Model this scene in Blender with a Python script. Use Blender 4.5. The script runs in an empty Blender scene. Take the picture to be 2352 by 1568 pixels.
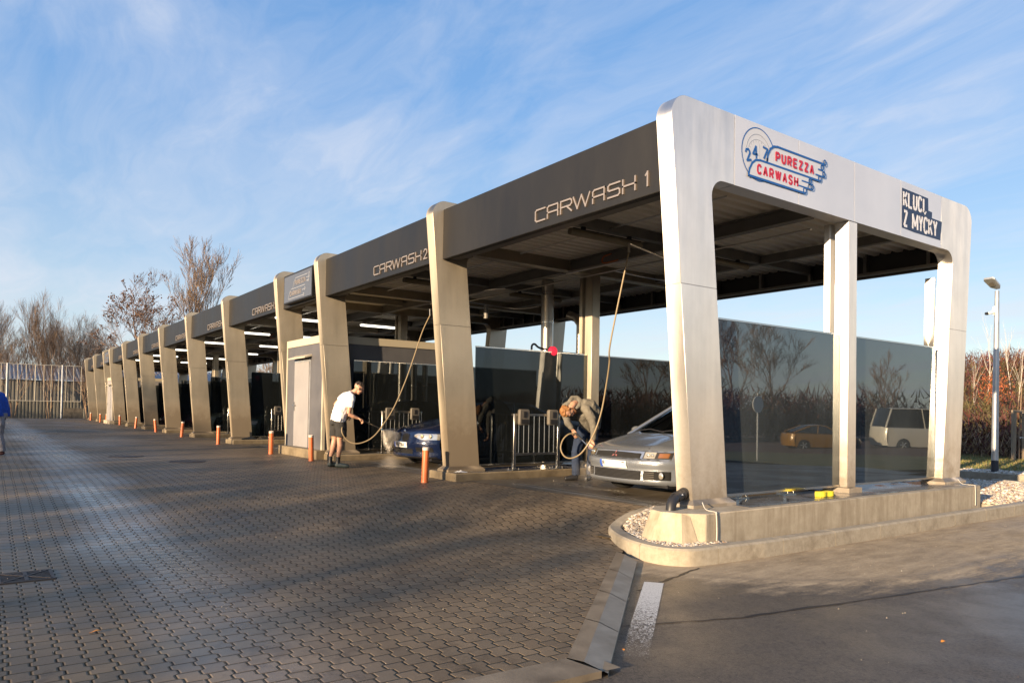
import bpy, bmesh, math, random
from math import sin, cos, pi, radians, sqrt
from mathutils import Vector, Matrix
random.seed(7)
scene = bpy.context.scene
COL = scene.collection

# ------------------------------------------------------------------ camera
F_PX, SY, ROLL, PITCH, YAW = 1677.93, 126.22, 0.0160, 0.0201, 2.5177
CAM = Vector((5.4438, -6.4285, 1.1763))
_F = Vector((cos(PITCH)*cos(YAW), cos(PITCH)*sin(YAW), sin(PITCH)))
_R = Vector((sin(YAW), -cos(YAW), 0)); _U = _R.cross(_F)
_R2 = cos(ROLL)*_R + sin(ROLL)*_U; _U2 = -sin(ROLL)*_R + cos(ROLL)*_U
def at(px, py, depth):
    return CAM + (_F + (px-1176)/F_PX*_R2 - (py-784-SY)/F_PX*_U2)*depth
def onz(px, py, z=0.0):
    d = at(px, py, 1.0) - CAM
    return CAM + d*((z-CAM.z)/d.z)
cd = bpy.data.cameras.new('camera'); cam = bpy.data.objects.new('camera', cd); COL.objects.link(cam)
M = Matrix.Identity(4)
for i in range(3):
    M[i][0] = _R2[i]; M[i][1] = _U2[i]; M[i][2] = -_F[i]; M[i][3] = CAM[i]
cam.matrix_world = M
cd.sensor_width = 36; cd.lens = F_PX/2352*36; cd.shift_y = SY/2352; cd.clip_end = 3000; cd.clip_start = .05
scene.camera = cam

# ------------------------------------------------------------------ materials
MATS = {}
def mat(name, col=(.5,.5,.5), rough=.6, metal=0., spec=.5, emit=None, es=1., build=None, coat=0.):
    if name in MATS: return MATS[name]
    m = bpy.data.materials.new(name); m.use_nodes = True
    nt = m.node_tree; b = nt.nodes['Principled BSDF']
    b.inputs['Base Color'].default_value = (*col, 1); b.inputs['Roughness'].default_value = rough
    b.inputs['Metallic'].default_value = metal; b.inputs['Specular IOR Level'].default_value = spec
    b.inputs['Coat Weight'].default_value = coat
    if emit: b.inputs['Emission Color'].default_value = (*emit, 1); b.inputs['Emission Strength'].default_value = es
    if build: build(nt, b)
    MATS[name] = m; return m
def N(nt, t, **kw):
    n = nt.nodes.new('ShaderNode'+t)
    for k, v in kw.items():
        if k.startswith('_'): setattr(n, k[1:], v)
        else: n.inputs[k.replace('__', ' ')].default_value = v
    return n
def noise(nt, scale, detail=4, rough=.6, vec=None, sc=None):
    n = N(nt, 'TexNoise', Scale=scale, Detail=detail, Roughness=rough)
    if vec is None:
        tc = nt.nodes.new('ShaderNodeTexCoord'); vec = tc.outputs['Object']
    if sc:
        mp = nt.nodes.new('ShaderNodeMapping'); mp.inputs['Scale'].default_value = sc
        nt.links.new(vec, mp.inputs['Vector']); vec = mp.outputs['Vector']
    nt.links.new(vec, n.inputs['Vector']); return n.outputs['Fac']
def ramp(nt, fac, stops):
    r = nt.nodes.new('ShaderNodeValToRGB'); el = r.color_ramp.elements
    while len(el) < len(stops): el.new(.5)
    for e, (p, c) in zip(el, stops):
        e.position = p; e.color = (*c, 1) if len(c) == 3 else c
    nt.links.new(fac, r.inputs[0]); return r.outputs['Color']
def mixc(nt, fac, a, b, mode='MIX'):
    m = nt.nodes.new('ShaderNodeMix'); m.data_type = 'RGBA'; m.blend_type = mode
    for s, v in ((0, fac), (6, a), (7, b)):
        if hasattr(v, 'is_linked') or hasattr(v, 'links'): nt.links.new(v, m.inputs[s])
        elif s == 0: m.inputs[0].default_value = v
        else: m.inputs[s].default_value = (*v, 1)
    return m.outputs[2]
def mth(nt, op, a, b=None, c=None):
    m = nt.nodes.new('ShaderNodeMath'); m.operation = op
    for i, v in enumerate((a, b, c)):
        if v is None: continue
        if isinstance(v, (int, float)): m.inputs[i].default_value = v
        else: nt.links.new(v, m.inputs[i])
    return m.outputs[0]
def bump(nt, b, h, strength=.3, dist=.01):
    n = nt.nodes.new('ShaderNodeBump'); n.inputs['Strength'].default_value = strength; n.inputs['Distance'].default_value = dist
    nt.links.new(h, n.inputs['Height']); nt.links.new(n.outputs[0], b.inputs['Normal'])
def mottled(c1, c2, scale=6, r=(.5, .75), bs=.2, bd=.004, sc=None, detail=6, fine=60):
    def f(nt, b):
        n = noise(nt, scale, detail, .6, sc=sc); nt.links.new(ramp(nt, n, [(.3, c1), (.7, c2)]), b.inputs['Base Color'])
        nt.links.new(ramp(nt, n, [(.3, (r[0],)*3), (.7, (r[1],)*3)]), b.inputs['Roughness'])
        if bs: bump(nt, b, noise(nt, fine, 4), bs, bd)
    return f
def brushed(nt, b, k=(1., 1., 1.), dk=1.):
    tc = nt.nodes.new('ShaderNodeTexCoord')
    big = noise(nt, .9, 5, .65); st = noise(nt, 5, 4, .7, sc=(1, 1, .12))
    dirt = nt.nodes.new('ShaderNodeSeparateXYZ'); nt.links.new(tc.outputs['Object'], dirt.inputs[0])
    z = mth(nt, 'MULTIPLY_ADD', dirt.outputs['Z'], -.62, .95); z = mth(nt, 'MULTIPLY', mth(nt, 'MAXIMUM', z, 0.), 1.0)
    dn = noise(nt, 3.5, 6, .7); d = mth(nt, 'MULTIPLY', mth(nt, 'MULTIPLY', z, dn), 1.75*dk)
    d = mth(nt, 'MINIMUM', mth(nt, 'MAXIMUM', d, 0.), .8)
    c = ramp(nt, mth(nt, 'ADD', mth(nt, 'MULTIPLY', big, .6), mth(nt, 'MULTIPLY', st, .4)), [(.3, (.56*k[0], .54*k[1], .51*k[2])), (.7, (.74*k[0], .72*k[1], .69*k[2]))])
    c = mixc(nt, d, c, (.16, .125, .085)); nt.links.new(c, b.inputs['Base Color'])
    rr = mth(nt, 'ADD', mth(nt, 'MULTIPLY', st, .12), .36); rr = mth(nt, 'ADD', rr, mth(nt, 'MULTIPLY', d, .3)); nt.links.new(rr, b.inputs['Roughness'])
    nt.links.new(mth(nt, 'SUBTRACT', .93, mth(nt, 'MULTIPLY', d, .5)), b.inputs['Metallic'])
    bump(nt, b, noise(nt, 1.6, 2, .5), .10, .01)
    tg = nt.nodes.new('ShaderNodeTangent'); tg.direction_type = 'RADIAL'; tg.axis = 'Z'; nt.links.new(tg.outputs[0], b.inputs['Tangent']); b.inputs['Anisotropic'].default_value = .8
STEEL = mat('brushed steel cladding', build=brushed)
STEEL2 = mat('shade-toned brushed steel cladding', build=lambda nt, b: brushed(nt, b, (.52, .475, .40), 1.9))  # same cladding; inner frames' dimmer reflections put into a darker, dirtier tint
STEELD = mat('painted dark steel', (.062, .058, .053), .5, .2, build=mottled((.13, .125, .115), (.19, .18, .165), 3, (.42, .6), .05))
def fasc(nt, b):
    n = noise(nt, 1.2, 5, .6, sc=(1, 1, .3)); nt.links.new(ramp(nt, n, [(.3, (.009, .009, .010)), (.7, (.016, .016, .017))]), b.inputs['Base Color'])
    nt.links.new(ramp(nt, n, [(.3, (.42,)*3), (.7, (.56,)*3)]), b.inputs['Roughness'])
FASCIA = mat('anthracite fascia coating', metal=.0, spec=.35, build=fasc)
PANEL = mat('white composite panel', (.74, .75, .78), .32, .25, build=mottled((.66, .67, .70), (.76, .77, .80), .8, (.3, .4), .04, .003))
def corr(nt, b):
    n = noise(nt, 2, 5, .6, sc=(1, .3, 1)); nt.links.new(ramp(nt, n, [(.3, (.72, .67, .58)), (.7, (.86, .81, .72))]), b.inputs['Base Color'])
CEIL = mat('corrugated ceiling sheet', rough=.6, metal=.1, build=corr)
CONC = mat('board marked concrete', rough=.85, build=lambda nt, b: (
    nt.links.new(mixc(nt, ramp(nt, noise(nt, 6, 6, .7, sc=(1, 1, .12)), [(.45, (0, 0, 0)), (.72, (.75,)*3)]),
        ramp(nt, noise(nt, 5, 8, .7), [(.3, (.33, .28, .20)), (.7, (.47, .41, .31))]), (.20, .155, .10)), b.inputs['Base Color']),
    bump(nt, b, noise(nt, 70, 6), .35, .006)))
KERBM = mat('kerb concrete', rough=.85, build=lambda nt, b: (
    nt.links.new(mixc(nt, ramp(nt, noise(nt, 2.2, 8, .75), [(.5, (0, 0, 0)), (.75, (.8,)*3)]),
        ramp(nt, noise(nt, 14, 8, .7), [(.3, (.27, .235, .175)), (.7, (.39, .345, .27))]), (.13, .10, .065)), b.inputs['Base Color']),
    bump(nt, b, noise(nt, 110, 6), .3, .004)))
DCONC = mat('stained dark concrete', rough=.8, build=mottled((.06, .05, .035), (.17, .14, .10), 4, (.45, .85), .3, .004))
def floorm(nt, b):
    n = noise(nt, 1.1, 8, .65); f = noise(nt, 90, 4, .6)
    c = ramp(nt, n, [(.32, (.075, .06, .045)), (.6, (.15, .125, .095)), (.8, (.20, .17, .135))])
    nt.links.new(mixc(nt, .35, c, ramp(nt, f, [(.3, (.05, .04, .03)), (.7, (.22, .19, .15))])), b.inputs['Base Color'])
    nt.links.new(ramp(nt, n, [(.35, (.22,)*3), (.7, (.6,)*3)]), b.inputs['Roughness']); bump(nt, b, f, .3, .003)
FLOORM = mat('wet bay concrete', build=floorm)
def wettop(nt, b):
    n = noise(nt, 2.5, 4, .5); nt.links.new(ramp(nt, n, [(.4, (.07, .07, .075)), (.6, (.13, .12, .11))]), b.inputs['Base Color'])
    nt.links.new(ramp(nt, n, [(.42, (.08,)*3), (.6, (.4,)*3)]), b.inputs['Roughness'])
WETTOP = mat('wet dark plinth coating', build=wettop)

# interlocking pavers: rows run along X, wavy long joints, half-offset cross joints
ROWL, PW = .126, .160
def paver(nt, b):
    tc = nt.nodes.new('ShaderNodeTexCoord'); s = nt.nodes.new('ShaderNodeSeparateXYZ'); nt.links.new(tc.outputs['Object'], s.inputs[0])
    X, Y = s.outputs['X'], s.outputs['Y']
    wn = noise(nt, .6, 2); Yw = mth(nt, 'ADD', Y, mth(nt, 'MULTIPLY', mth(nt, 'SUBTRACT', wn, .5), .03))
    ph = mth(nt, 'SINE', mth(nt, 'MULTIPLY', X, 2*pi/PW))
    w = mth(nt, 'MULTIPLY', mth(nt, 'MINIMUM', mth(nt, 'MAXIMUM', mth(nt, 'MULTIPLY', ph, 2.6), -1.), 1.), .0135)
    v = mth(nt, 'DIVIDE', mth(nt, 'ADD', Yw, w), ROWL); r = mth(nt, 'FLOOR', v); fv = mth(nt, 'SUBTRACT', v, r)
    par = mth(nt, 'MODULO', mth(nt, 'ABSOLUTE', r), 2.)
    u = mth(nt, 'ADD', mth(nt, 'DIVIDE', X, PW), mth(nt, 'MULTIPLY', par, .5)); ui = mth(nt, 'FLOOR', u); fu = mth(nt, 'SUBTRACT', u, ui)
    dv = mth(nt, 'MULTIPLY', mth(nt, 'MINIMUM', fv, mth(nt, 'SUBTRACT', 1., fv)), ROWL)
    du = mth(nt, 'MULTIPLY', mth(nt, 'MINIMUM', fu, mth(nt, 'SUBTRACT', 1., fu)), PW)
    du = mth(nt, 'ADD', du, .0012)
    d = mth(nt, 'MINIMUM', dv, du)
    jr = nt.nodes.new('ShaderNodeMapRange'); jr.interpolation_type = 'SMOOTHSTEP'
    nt.links.new(d, jr.inputs[0]); jr.inputs[1].default_value = .0022; jr.inputs[2].default_value = .0065
    stone = jr.outputs[0]
    cell = nt.nodes.new('ShaderNodeCombineXYZ'); nt.links.new(ui, cell.inputs[0]); nt.links.new(r, cell.inputs[1])
    wh = nt.nodes.new('ShaderNodeTexWhiteNoise'); wh.noise_dimensions = '2D'; nt.links.new(cell.outputs[0], wh.inputs['Vector'])
    big = noise(nt, .38, 5, .6); med = noise(nt, 2.2, 6, .65); fine = noise(nt, 160, 3, .6)
    c = ramp(nt, mth(nt, 'ADD', mth(nt, 'MULTIPLY', big, .6), mth(nt, 'MULTIPLY', med, .4)), [(.34, (.15, .108, .066)), (.56, (.26, .19, .115)), (.70, (.44, .34, .21))])
    c = mixc(nt, .35, c, ramp(nt, wh.outputs['Value'], [(0., (.06, .045, .030)), (1., (.20, .155, .10))]))
    c = mixc(nt, .25, c, ramp(nt, fine, [(.3, (.03, .03, .03)), (.7, (.2, .18, .15))]))
    jc = ramp(nt, noise(nt, 2.7, 5, .7), [(.42, (.009, .007, .005)), (.6, (.035, .030, .016)), (.75, (.11, .09, .06))])
    st_ = ramp(nt, noise(nt, 1.7, 7, .75), [(.56, (0, 0, 0)), (.66, (.55,)*3)]); c = mixc(nt, st_, c, (.045, .034, .024))
    c = mixc(nt, stone, jc, c); nt.links.new(c, b.inputs['Base Color'])
    # wet film: a long damp track where wheels carry water
    wet = ramp(nt, mth(nt, 'ADD', mth(nt, 'MULTIPLY', noise(nt, .25, 3, .5, sc=(.5, 1.3, 1)), .75), mth(nt, 'MULTIPLY', med, .25)), [(.42, (.40,)*3), (.58, (.68,)*3)])
    tk = mth(nt, 'ABSOLUTE', mth(nt, 'ADD', Y, mth(nt, 'ADD', 5.1, mth(nt, 'MULTIPLY', mth(nt, 'SUBTRACT', big, .5), 1.2)))); tk = mth(nt, 'MINIMUM', mth(nt, 'MAXIMUM', mth(nt, 'MULTIPLY', mth(nt, 'SUBTRACT', .62, tk), 2.2), 0.), 1.)
    wet = mth(nt, 'ADD', wet, mth(nt, 'MULTIPLY', tk, -.26)); wet = mth(nt, 'MAXIMUM', wet, .14)
    rg = mth(nt, 'ADD', mth(nt, 'MULTIPLY', wh.outputs['Value'], .12), wet); rg = mth(nt, 'ADD', rg, mth(nt, 'MULTIPLY', mth(nt, 'SUBTRACT', 1., stone), .4)); nt.links.new(rg, b.inputs['Roughness'])
    dome = nt.nodes.new('ShaderNodeMapRange'); dome.interpolation_type = 'SMOOTHSTEP'; nt.links.new(d, dome.inputs[0]); dome.inputs[2].default_value = .013
    tl = mth(nt, 'MULTIPLY', mth(nt, 'SUBTRACT', fu, .5), mth(nt, 'SUBTRACT', wh.outputs['Value'], .5)); tl2 = mth(nt, 'MULTIPLY', mth(nt, 'SUBTRACT', fv, .5), mth(nt, 'SUBTRACT', mth(nt, 'FRACT', mth(nt, 'MULTIPLY', wh.outputs['Value'], 7.3)), .5))
    h = mth(nt, 'ADD', mth(nt, 'MULTIPLY', mth(nt, 'ADD', tl, tl2), 1.1), dome.outputs[0]); h = mth(nt, 'ADD', h, mth(nt, 'MULTIPLY', wh.outputs['Value'], .25)); h = mth(nt, 'ADD', h, mth(nt, 'MULTIPLY', fine, .12))
    bump(nt, b, h, .8, .007); nt.links.new(mth(nt, 'MULTIPLY_ADD', tk, .35, .18), b.inputs['Specular IOR Level'])
PAVER = mat('interlocking concrete pavers', build=paver)
def asph(nt, b):
    tc = nt.nodes.new('ShaderNodeTexCoord'); s = nt.nodes.new('ShaderNodeSeparateXYZ'); nt.links.new(tc.outputs['Object'], s.inputs[0])
    X, Y = s.outputs['X'], s.outputs['Y']
    fine = noise(nt, 95, 5, .85); med = noise(nt, 5, 7, .7, sc=(1.6, .45, 1)); big = noise(nt, .7, 4, .6)
    # dust swept up against the kerb, thinning away from it
    dx = mth(nt, 'ADD', X, .798); dy = mth(nt, 'MINIMUM', mth(nt, 'ADD', Y, -1.33), 0.)
    rad = mth(nt, 'SQRT', mth(nt, 'ADD', mth(nt, 'MULTIPLY', dx, dx), mth(nt, 'MULTIPLY', dy, dy)))
    dist = mth(nt, 'ADD', mth(nt, 'MULTIPLY', mth(nt, 'SUBTRACT', 3.35, rad), 1.6), mth(nt, 'MULTIPLY', mth(nt, 'SUBTRACT', med, .48), 2.4))
    dust = mth(nt, 'MINIMUM', mth(nt, 'MAXIMUM', mth(nt, 'MULTIPLY', dist, 1.2), 0.), .92)
    c = ramp(nt, fine, [(.38, (.024, .020, .016)), (.52, (.066, .054, .042)), (.62, (.15, .125, .095)), (.70, (.30, .26, .20))])
    f2 = noise(nt, 34, 5, .8); c = mixc(nt, ramp(nt, f2, [(.42, (0, 0, 0)), (.6, (.6,)*3)]), c, (.12, .10, .075)); c = mixc(nt, ramp(nt, f2, [(.36, (.6,)*3), (.46, (0, 0, 0))]), c, (.012, .010, .009)); fine = mth(nt, 'ADD', mth(nt, 'MULTIPLY', fine, .55), mth(nt, 'MULTIPLY', f2, .45))
    dc = ramp(nt, mth(nt, 'ADD', mth(nt, 'MULTIPLY', fine, .5), mth(nt, 'MULTIPLY', med, .5)), [(.38, (.22, .165, .10)), (.62, (.50, .39, .25))])
    # tyre prints: a ring arc about a turning centre
    def band(r0, wd):
        q = mth(nt, 'ABSOLUTE', mth(nt, 'SUBTRACT', rad, r0)); return mth(nt, 'MAXIMUM', mth(nt, 'SUBTRACT', 1., mth(nt, 'DIVIDE', q, wd)), 0.)
    tr = mth(nt, 'SINE', mth(nt, 'MULTIPLY', rad, 130.)); tr = mth(nt, 'MULTIPLY_ADD', tr, .5, .5)
    mk = mth(nt, 'ADD', band(3.17, .13), mth(nt, 'MULTIPLY', band(2.86, .11), .5)); mk = mth(nt, 'MULTIPLY', mth(nt, 'MINIMUM', mth(nt, 'MULTIPLY', mk, 1.5), 1.), mth(nt, 'MULTIPLY_ADD', tr, .5, .35))
    dust = mth(nt, 'MULTIPLY', dust, mth(nt, 'SUBTRACT', 1., mth(nt, 'MULTIPLY', mk, .75)))
    c = mixc(nt, dust, c, dc); nt.links.new(c, b.inputs['Base Color'])
    wet = ramp(nt, big, [(.42, (.3,)*3), (.6, (.6,)*3)]); nt.links.new(mth(nt, 'ADD', wet, mth(nt, 'MULTIPLY', dust, .4)), b.inputs['Roughness'])
    bump(nt, b, fine, .7, .006)
ASPH = mat('asphalt', build=asph)
LINE = mat('worn white road paint', rough=.7)
def linem(nt, b):
    n = noise(nt, 75, 6, .8); o = nt.nodes['Material Output']
    nt.links.new(ramp(nt, noise(nt, 80, 4), [(.3, (.42, .41, .38)), (.7, (.68, .67, .63))]), b.inputs['Base Color'])
    t = nt.nodes.new('ShaderNodeBsdfTransparent'); mx = nt.nodes.new('ShaderNodeMixShader')
    tc = nt.nodes.new('ShaderNodeTexCoord'); s = nt.nodes.new('ShaderNodeSeparateXYZ'); nt.links.new(tc.outputs['Object'], s.inputs[0])
    g = mth(nt, 'MULTIPLY_ADD', s.outputs['Y'], .16, .98)   # more wear towards -Y end
    nt.links.new(mth(nt, 'GREATER_THAN', mth(nt, 'ADD', n, mth(nt, 'SUBTRACT', mth(nt, 'MINIMUM', g, .75), .62)), .46), mx.inputs[0]); nt.links.new(t.outputs[0], mx.inputs[1]); nt.links.new(b.outputs[0], mx.inputs[2]); nt.links.new(mx.outputs[0], o.inputs[0])
linem(LINE.node_tree, LINE.node_tree.nodes['Principled BSDF'])
def glassm(name, tint, ior, rough=0.01, film=0.):
    m = bpy.data.materials.new(name); m.use_nodes = True; nt = m.node_tree; nt.nodes.clear()
    o = nt.nodes.new('ShaderNodeOutputMaterial'); t = N(nt, 'BsdfTransparent', Color=(*tint, 1)); g = N(nt, 'BsdfGlossy', Color=(.9, .97, 1., 1), Roughness=rough)
    f = N(nt, 'Fresnel', IOR=ior); mx = nt.nodes.new('ShaderNodeMixShader')
    nt.links.new(f.outputs[0], mx.inputs[0]); nt.links.new(t.outputs[0], mx.inputs[1]); nt.links.new(g.outputs[0], mx.inputs[2])
    df = N(nt, 'BsdfDiffuse', Color=(.42, .50, .54, 1)); m2 = nt.nodes.new('ShaderNodeMixShader'); nt.links.new(mth(nt, 'MULTIPLY', noise(nt, 1.3, 6, .7, sc=(1, 1, .5)), film*2), m2.inputs[0]); nt.links.new(mx.outputs[0], m2.inputs[1]); nt.links.new(df.outputs[0], m2.inputs[2]); nt.links.new(m2.outputs[0], o.inputs[0])
    MATS[name] = m; return m
GLASS = glassm('dark tinted glass', (.26, .35, .39), 2.2, .012, .075)
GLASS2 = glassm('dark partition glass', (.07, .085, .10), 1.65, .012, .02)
CARGLASS = glassm('car window glass', (.35, .42, .36), 1.6)
DGLASS = mat('dark van window', (.012, .014, .016), .05, spec=.8)
BLACK = mat('black plastic', (.018, .018, .02), .45)
RUBBER = mat('tyre rubber', (.02, .02, .02), .8)
GREYP = mat('grey plastic', (.20, .19, .18), .5, build=mottled((.09, .08, .07), (.16, .145, .12), 5, (.4, .6), .1))
STAIN = mat('polished stainless', (.62, .60, .56), .22, 1.0)
STAIN2 = mat('dull stainless duct', (.45, .42, .38), .3, 1.0)
GALV = mat('galvanised steel', rough=.45, metal=.75, build=mottled((.42, .43, .44), (.62, .63, .64), 3, (.4, .55), .05))
GALVS = mat('galvanised corrugated sheet', rough=.5, metal=.2, build=mottled((.13, .125, .105), (.20, .19, .16), .8, (.45, .6), 0, sc=(1, 1, .2)))
WCORR = mat('pale corrugated roofing', (.19, .20, .22), .5)
ORANGE = mat('orange drain pipe plastic', rough=.45, build=mottled((.50, .115, .035), (.62, .17, .055), 4, (.4, .55), .1))
LTCAP = mat('pale pipe rim', (.55, .48, .42), .6)
WHITE = mat('white paint', (.72, .72, .70), .45)
CREAM = mat('cream metal trim', (.48, .43, .33), .5)
BOOTHG = mat('grey booth cladding', rough=.55, metal=.1, build=mottled((.085, .085, .095), (.115, .115, .125), 2, (.5, .6), .1, .002))
DOORG = mat('light grey door', rough=.5, build=mottled((.24, .23, .235), (.29, .28, .285), 1.5, (.45, .55), .02))
BLUE = mat('blue print', (.008, .10, .36), .35)
RED = mat('red print', (.55, .012, .03), .35)
NAVY = mat('navy print', (.012, .02, .06), .35)
PWHITE = mat('white print', (.78, .78, .80), .35)
LETTER = mat('gold anodised letter', (.62, .48, .36), .28, .8)
GREYPR = mat('grey print', (.33, .35, .40), .4)
SIGNB = mat('brushed sign face', (.10, .115, .15), .45, .3)
TUBE_ON = mat('lit fluorescent tube', (.9, .9, .9), .5, emit=(1., .93, .78), es=1.5)
TUBE_OFF = mat('dusty lamp diffuser', rough=.5, build=mottled((.16, .13, .08), (.25, .21, .14), 5, (.4, .6), 0))
REDL = mat('red lamp lens', (.65, .02, .05), .3, emit=(.9, .02, .06), es=.25)
HOSE = mat('tan wash hose', (.26, .20, .12), .45)
BHOSE = mat('black hose', (.02, .02, .02), .5)
SPONGE = mat('yellow sponge', rough=.95, build=mottled((.85, .68, .02), (.95, .80, .06), 20, (.9, 1.), .6, .006))
LEAFM = mat('dry orange leaf', (.50, .20, .03), .8)
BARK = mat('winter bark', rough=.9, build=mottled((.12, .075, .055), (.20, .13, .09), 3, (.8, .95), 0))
BARKL = mat('pale twig bark', rough=.9, build=mottled((.17, .115, .075), (.26, .18, .12), 3, (.8, .95), 0))  # lighter bark tone than the winter bark
BIRCH = mat('birch bark', rough=.8, build=mottled((.42, .38, .33), (.62, .58, .52), 5, (.8, .95), 0))
GRASSM = mat('winter grass', rough=.95, build=mottled((.075, .085, .022), (.19, .16, .06), 1.1, (.9, 1.), .5, .02))
HILLM = mat('brush covered soil', rough=1., build=mottled((.07, .035, .022), (.13, .06, .032), .5, (.9, 1.), 0))
WOODM = mat('weathered stake wood', rough=.9, build=mottled((.20, .155, .11), (.33, .26, .185), 6, (.8, .95), 0, sc=(1, 1, .2)))

# ------------------------------------------------------------------ mesh helper
class MB:
    def __init__(s): s.v = []; s.f = []; s.mi = []; s.m = 0
    def add(s, vs, fs):
        o = len(s.v); s.v += [tuple(v) for v in vs]; s.f += [tuple(i+o for i in f) for f in fs]; s.mi += [s.m]*len(fs); return s
    def box(s, c, d, rz=0., rot=None):
        hx, hy, hz = d[0]/2, d[1]/2, d[2]/2; R = rot or Matrix.Rotation(rz, 3, 'Z')
        vs = [Vector(c)+R@Vector((x*hx, y*hy, z*hz)) for x in (-1, 1) for y in (-1, 1) for z in (-1, 1)]
        return s.add(vs, [(0, 1, 3, 2), (4, 6, 7, 5), (0, 4, 5, 1), (2, 3, 7, 6), (0, 2, 6, 4), (1, 5, 7, 3)])
    def b2(s, a, b):
        return s.box([(p+q)/2 for p, q in zip(a, b)], [abs(q-p) for p, q in zip(a, b)])
    def tube(s, pts, r, n=8, cap=True, flat=1.):
        pts = [Vector(p) for p in pts]; rs = r if isinstance(r, (list, tuple)) else [r]*len(pts); vs = []; fs = []; prev = None
        for i, p in enumerate(pts):
            t = (pts[min(i+1, len(pts)-1)]-pts[max(i-1, 0)]); t = t.normalized() if t.length > 1e-9 else Vector((0, 0, 1))
            if prev is None:
                a = Vector((0, 0, 1)) if abs(t.z) < .9 else Vector((1, 0, 0)); x = t.cross(a).normalized()
            else: x = (prev - t*prev.dot(t)); x = x.normalized() if x.length > 1e-6 else prev
            prev = x; y = t.cross(x)
            for k in range(n):
                a = 2*pi*k/n; vs.append(p+(x*cos(a)+y*sin(a)*flat)*rs[i])
        for i in range(len(pts)-1):
            for k in range(n): fs.append((i*n+k, i*n+(k+1) % n, (i+1)*n+(k+1) % n, (i+1)*n+k))
        if cap: fs.append(tuple(range(n-1, -1, -1))); fs.append(tuple((len(pts)-1)*n+k for k in range(n)))
        return s.add(vs, fs)
    def prism(s, poly, axis, a, b):
        # poly in the two other axes (cyclic order) extruded from a to b along axis
        def P(p, q): return {'x': (q, p[0], p[1]), 'y': (p[0], q, p[1]), 'z': (p[0], p[1], q)}[axis]
        n = len(poly); vs = [P(p, a) for p in poly]+[P(p, b) for p in poly]
        fs = [tuple(range(n-1, -1, -1)), tuple(range(n, 2*n))]+[(i, (i+1) % n, (i+1) % n+n, i+n) for i in range(n)]
        return s.add(vs, fs)
    def lathe(s, prof, n=20, c=(0, 0, 0), axis='z'):
        vs = []; fs = []
        for r, h in prof:
            for k in range(n):
                a = 2*pi*k/n; p = (r*cos(a), r*sin(a), h)
                if axis == 'x': p = (h, r*cos(a), r*sin(a))
                if axis == 'y': p = (r*cos(a), h, r*sin(a))
                vs.append((p[0]+c[0], p[1]+c[1], p[2]+c[2]))
        for i in range(len(prof)-1):
            for k in range(n): fs.append((i*n+k, i*n+(k+1) % n, (i+1)*n+(k+1) % n, (i+1)*n+k))
        fs.append(tuple(range(n-1, -1, -1))); fs.append(tuple((len(prof)-1)*n+k for k in range(n)))
        return s.add(vs, fs)
    def grid(s, P):
        m, n = len(P), len(P[0]); return s.add([p for r in P for p in r], [(i*n+j, i*n+j+1, (i+1)*n+j+1, (i+1)*n+j) for i in range(m-1) for j in range(n-1)])
    def ball(s, c, r, n=8, m=6, sc=(1, 1, 1), rot=None):
        vs = []; 
        for i in range(m+1):
            th = pi*i/m
            for k in range(n):
                a = 2*pi*k/n; p = Vector((r*sc[0]*sin(th)*cos(a), r*sc[1]*sin(th)*sin(a), r*sc[2]*cos(th)))
                if rot is not None: p = rot@p
                vs.append(Vector(c)+p)
        return s.add(vs, [(i*n+k, i*n+(k+1) % n, (i+1)*n+(k+1) % n, (i+1)*n+k) for i in range(m) for k in range(n)])
    def build(s, name, m, parent=None, smooth=True, ang=.6, weld=False, flip=True):
        me = bpy.data.meshes.new(name); me.from_pydata(s.v, [], s.f)
        ms = m if isinstance(m, (list, tuple)) else [m]
        for x in ms: me.materials.append(x)
        if len(ms) > 1: me.polygons.foreach_set('material_index', s.mi)
        if weld or flip:
            bm = bmesh.new(); bm.from_mesh(me)
            if weld: bmesh.ops.remove_doubles(bm, verts=bm.verts, dist=1e-4)
            if flip: bmesh.ops.recalc_face_normals(bm, faces=bm.faces)
            bm.to_mesh(me); bm.free()
        if smooth:
            me.shade_smooth(); me.set_sharp_from_angle(angle=ang)
        me.update(); o = bpy.data.objects.new(name, me); COL.objects.link(o)
        if parent: o.parent = parent
        return o
def tag(o, label=None, cat=None, group=None, kind=None):
    if label: o['label'] = label
    if cat: o['category'] = cat
    if group: o['group'] = group
    if kind: o['kind'] = kind
    return o
def empty(name, loc=(0, 0, 0), rz=0., label=None, cat=None, group=None):
    o = bpy.data.objects.new(name, None); COL.objects.link(o); o.location = loc; o.rotation_euler = (0, 0, rz)
    o.empty_display_size = .2; return tag(o, label, cat, group)
def copy_tree(o, parent=None):
    c = o.copy(); COL.objects.link(c)
    if parent: c.parent = parent
    for ch in list(o.children): copy_tree(ch, c)
    return c
def bevel(o, w, seg=2):
    m = o.modifiers.new('bevel', 'BEVEL'); m.width = w; m.segments = seg; m.limit_method = 'ANGLE'; return o
def catmull(pts, n=8):
    pts = [Vector(p) for p in pts]; P = [pts[0]]+pts+[pts[-1]]; out = []
    for i in range(1, len(P)-2):
        for k in range(n):
            t = k/n; a, b, c, d = P[i-1], P[i], P[i+1], P[i+2]
            out.append(.5*((2*b)+(c-a)*t+(2*a-5*b+4*c-d)*t*t+(3*b-a-3*c+d)*t**3))
    out.append(pts[-1]); return out

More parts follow.
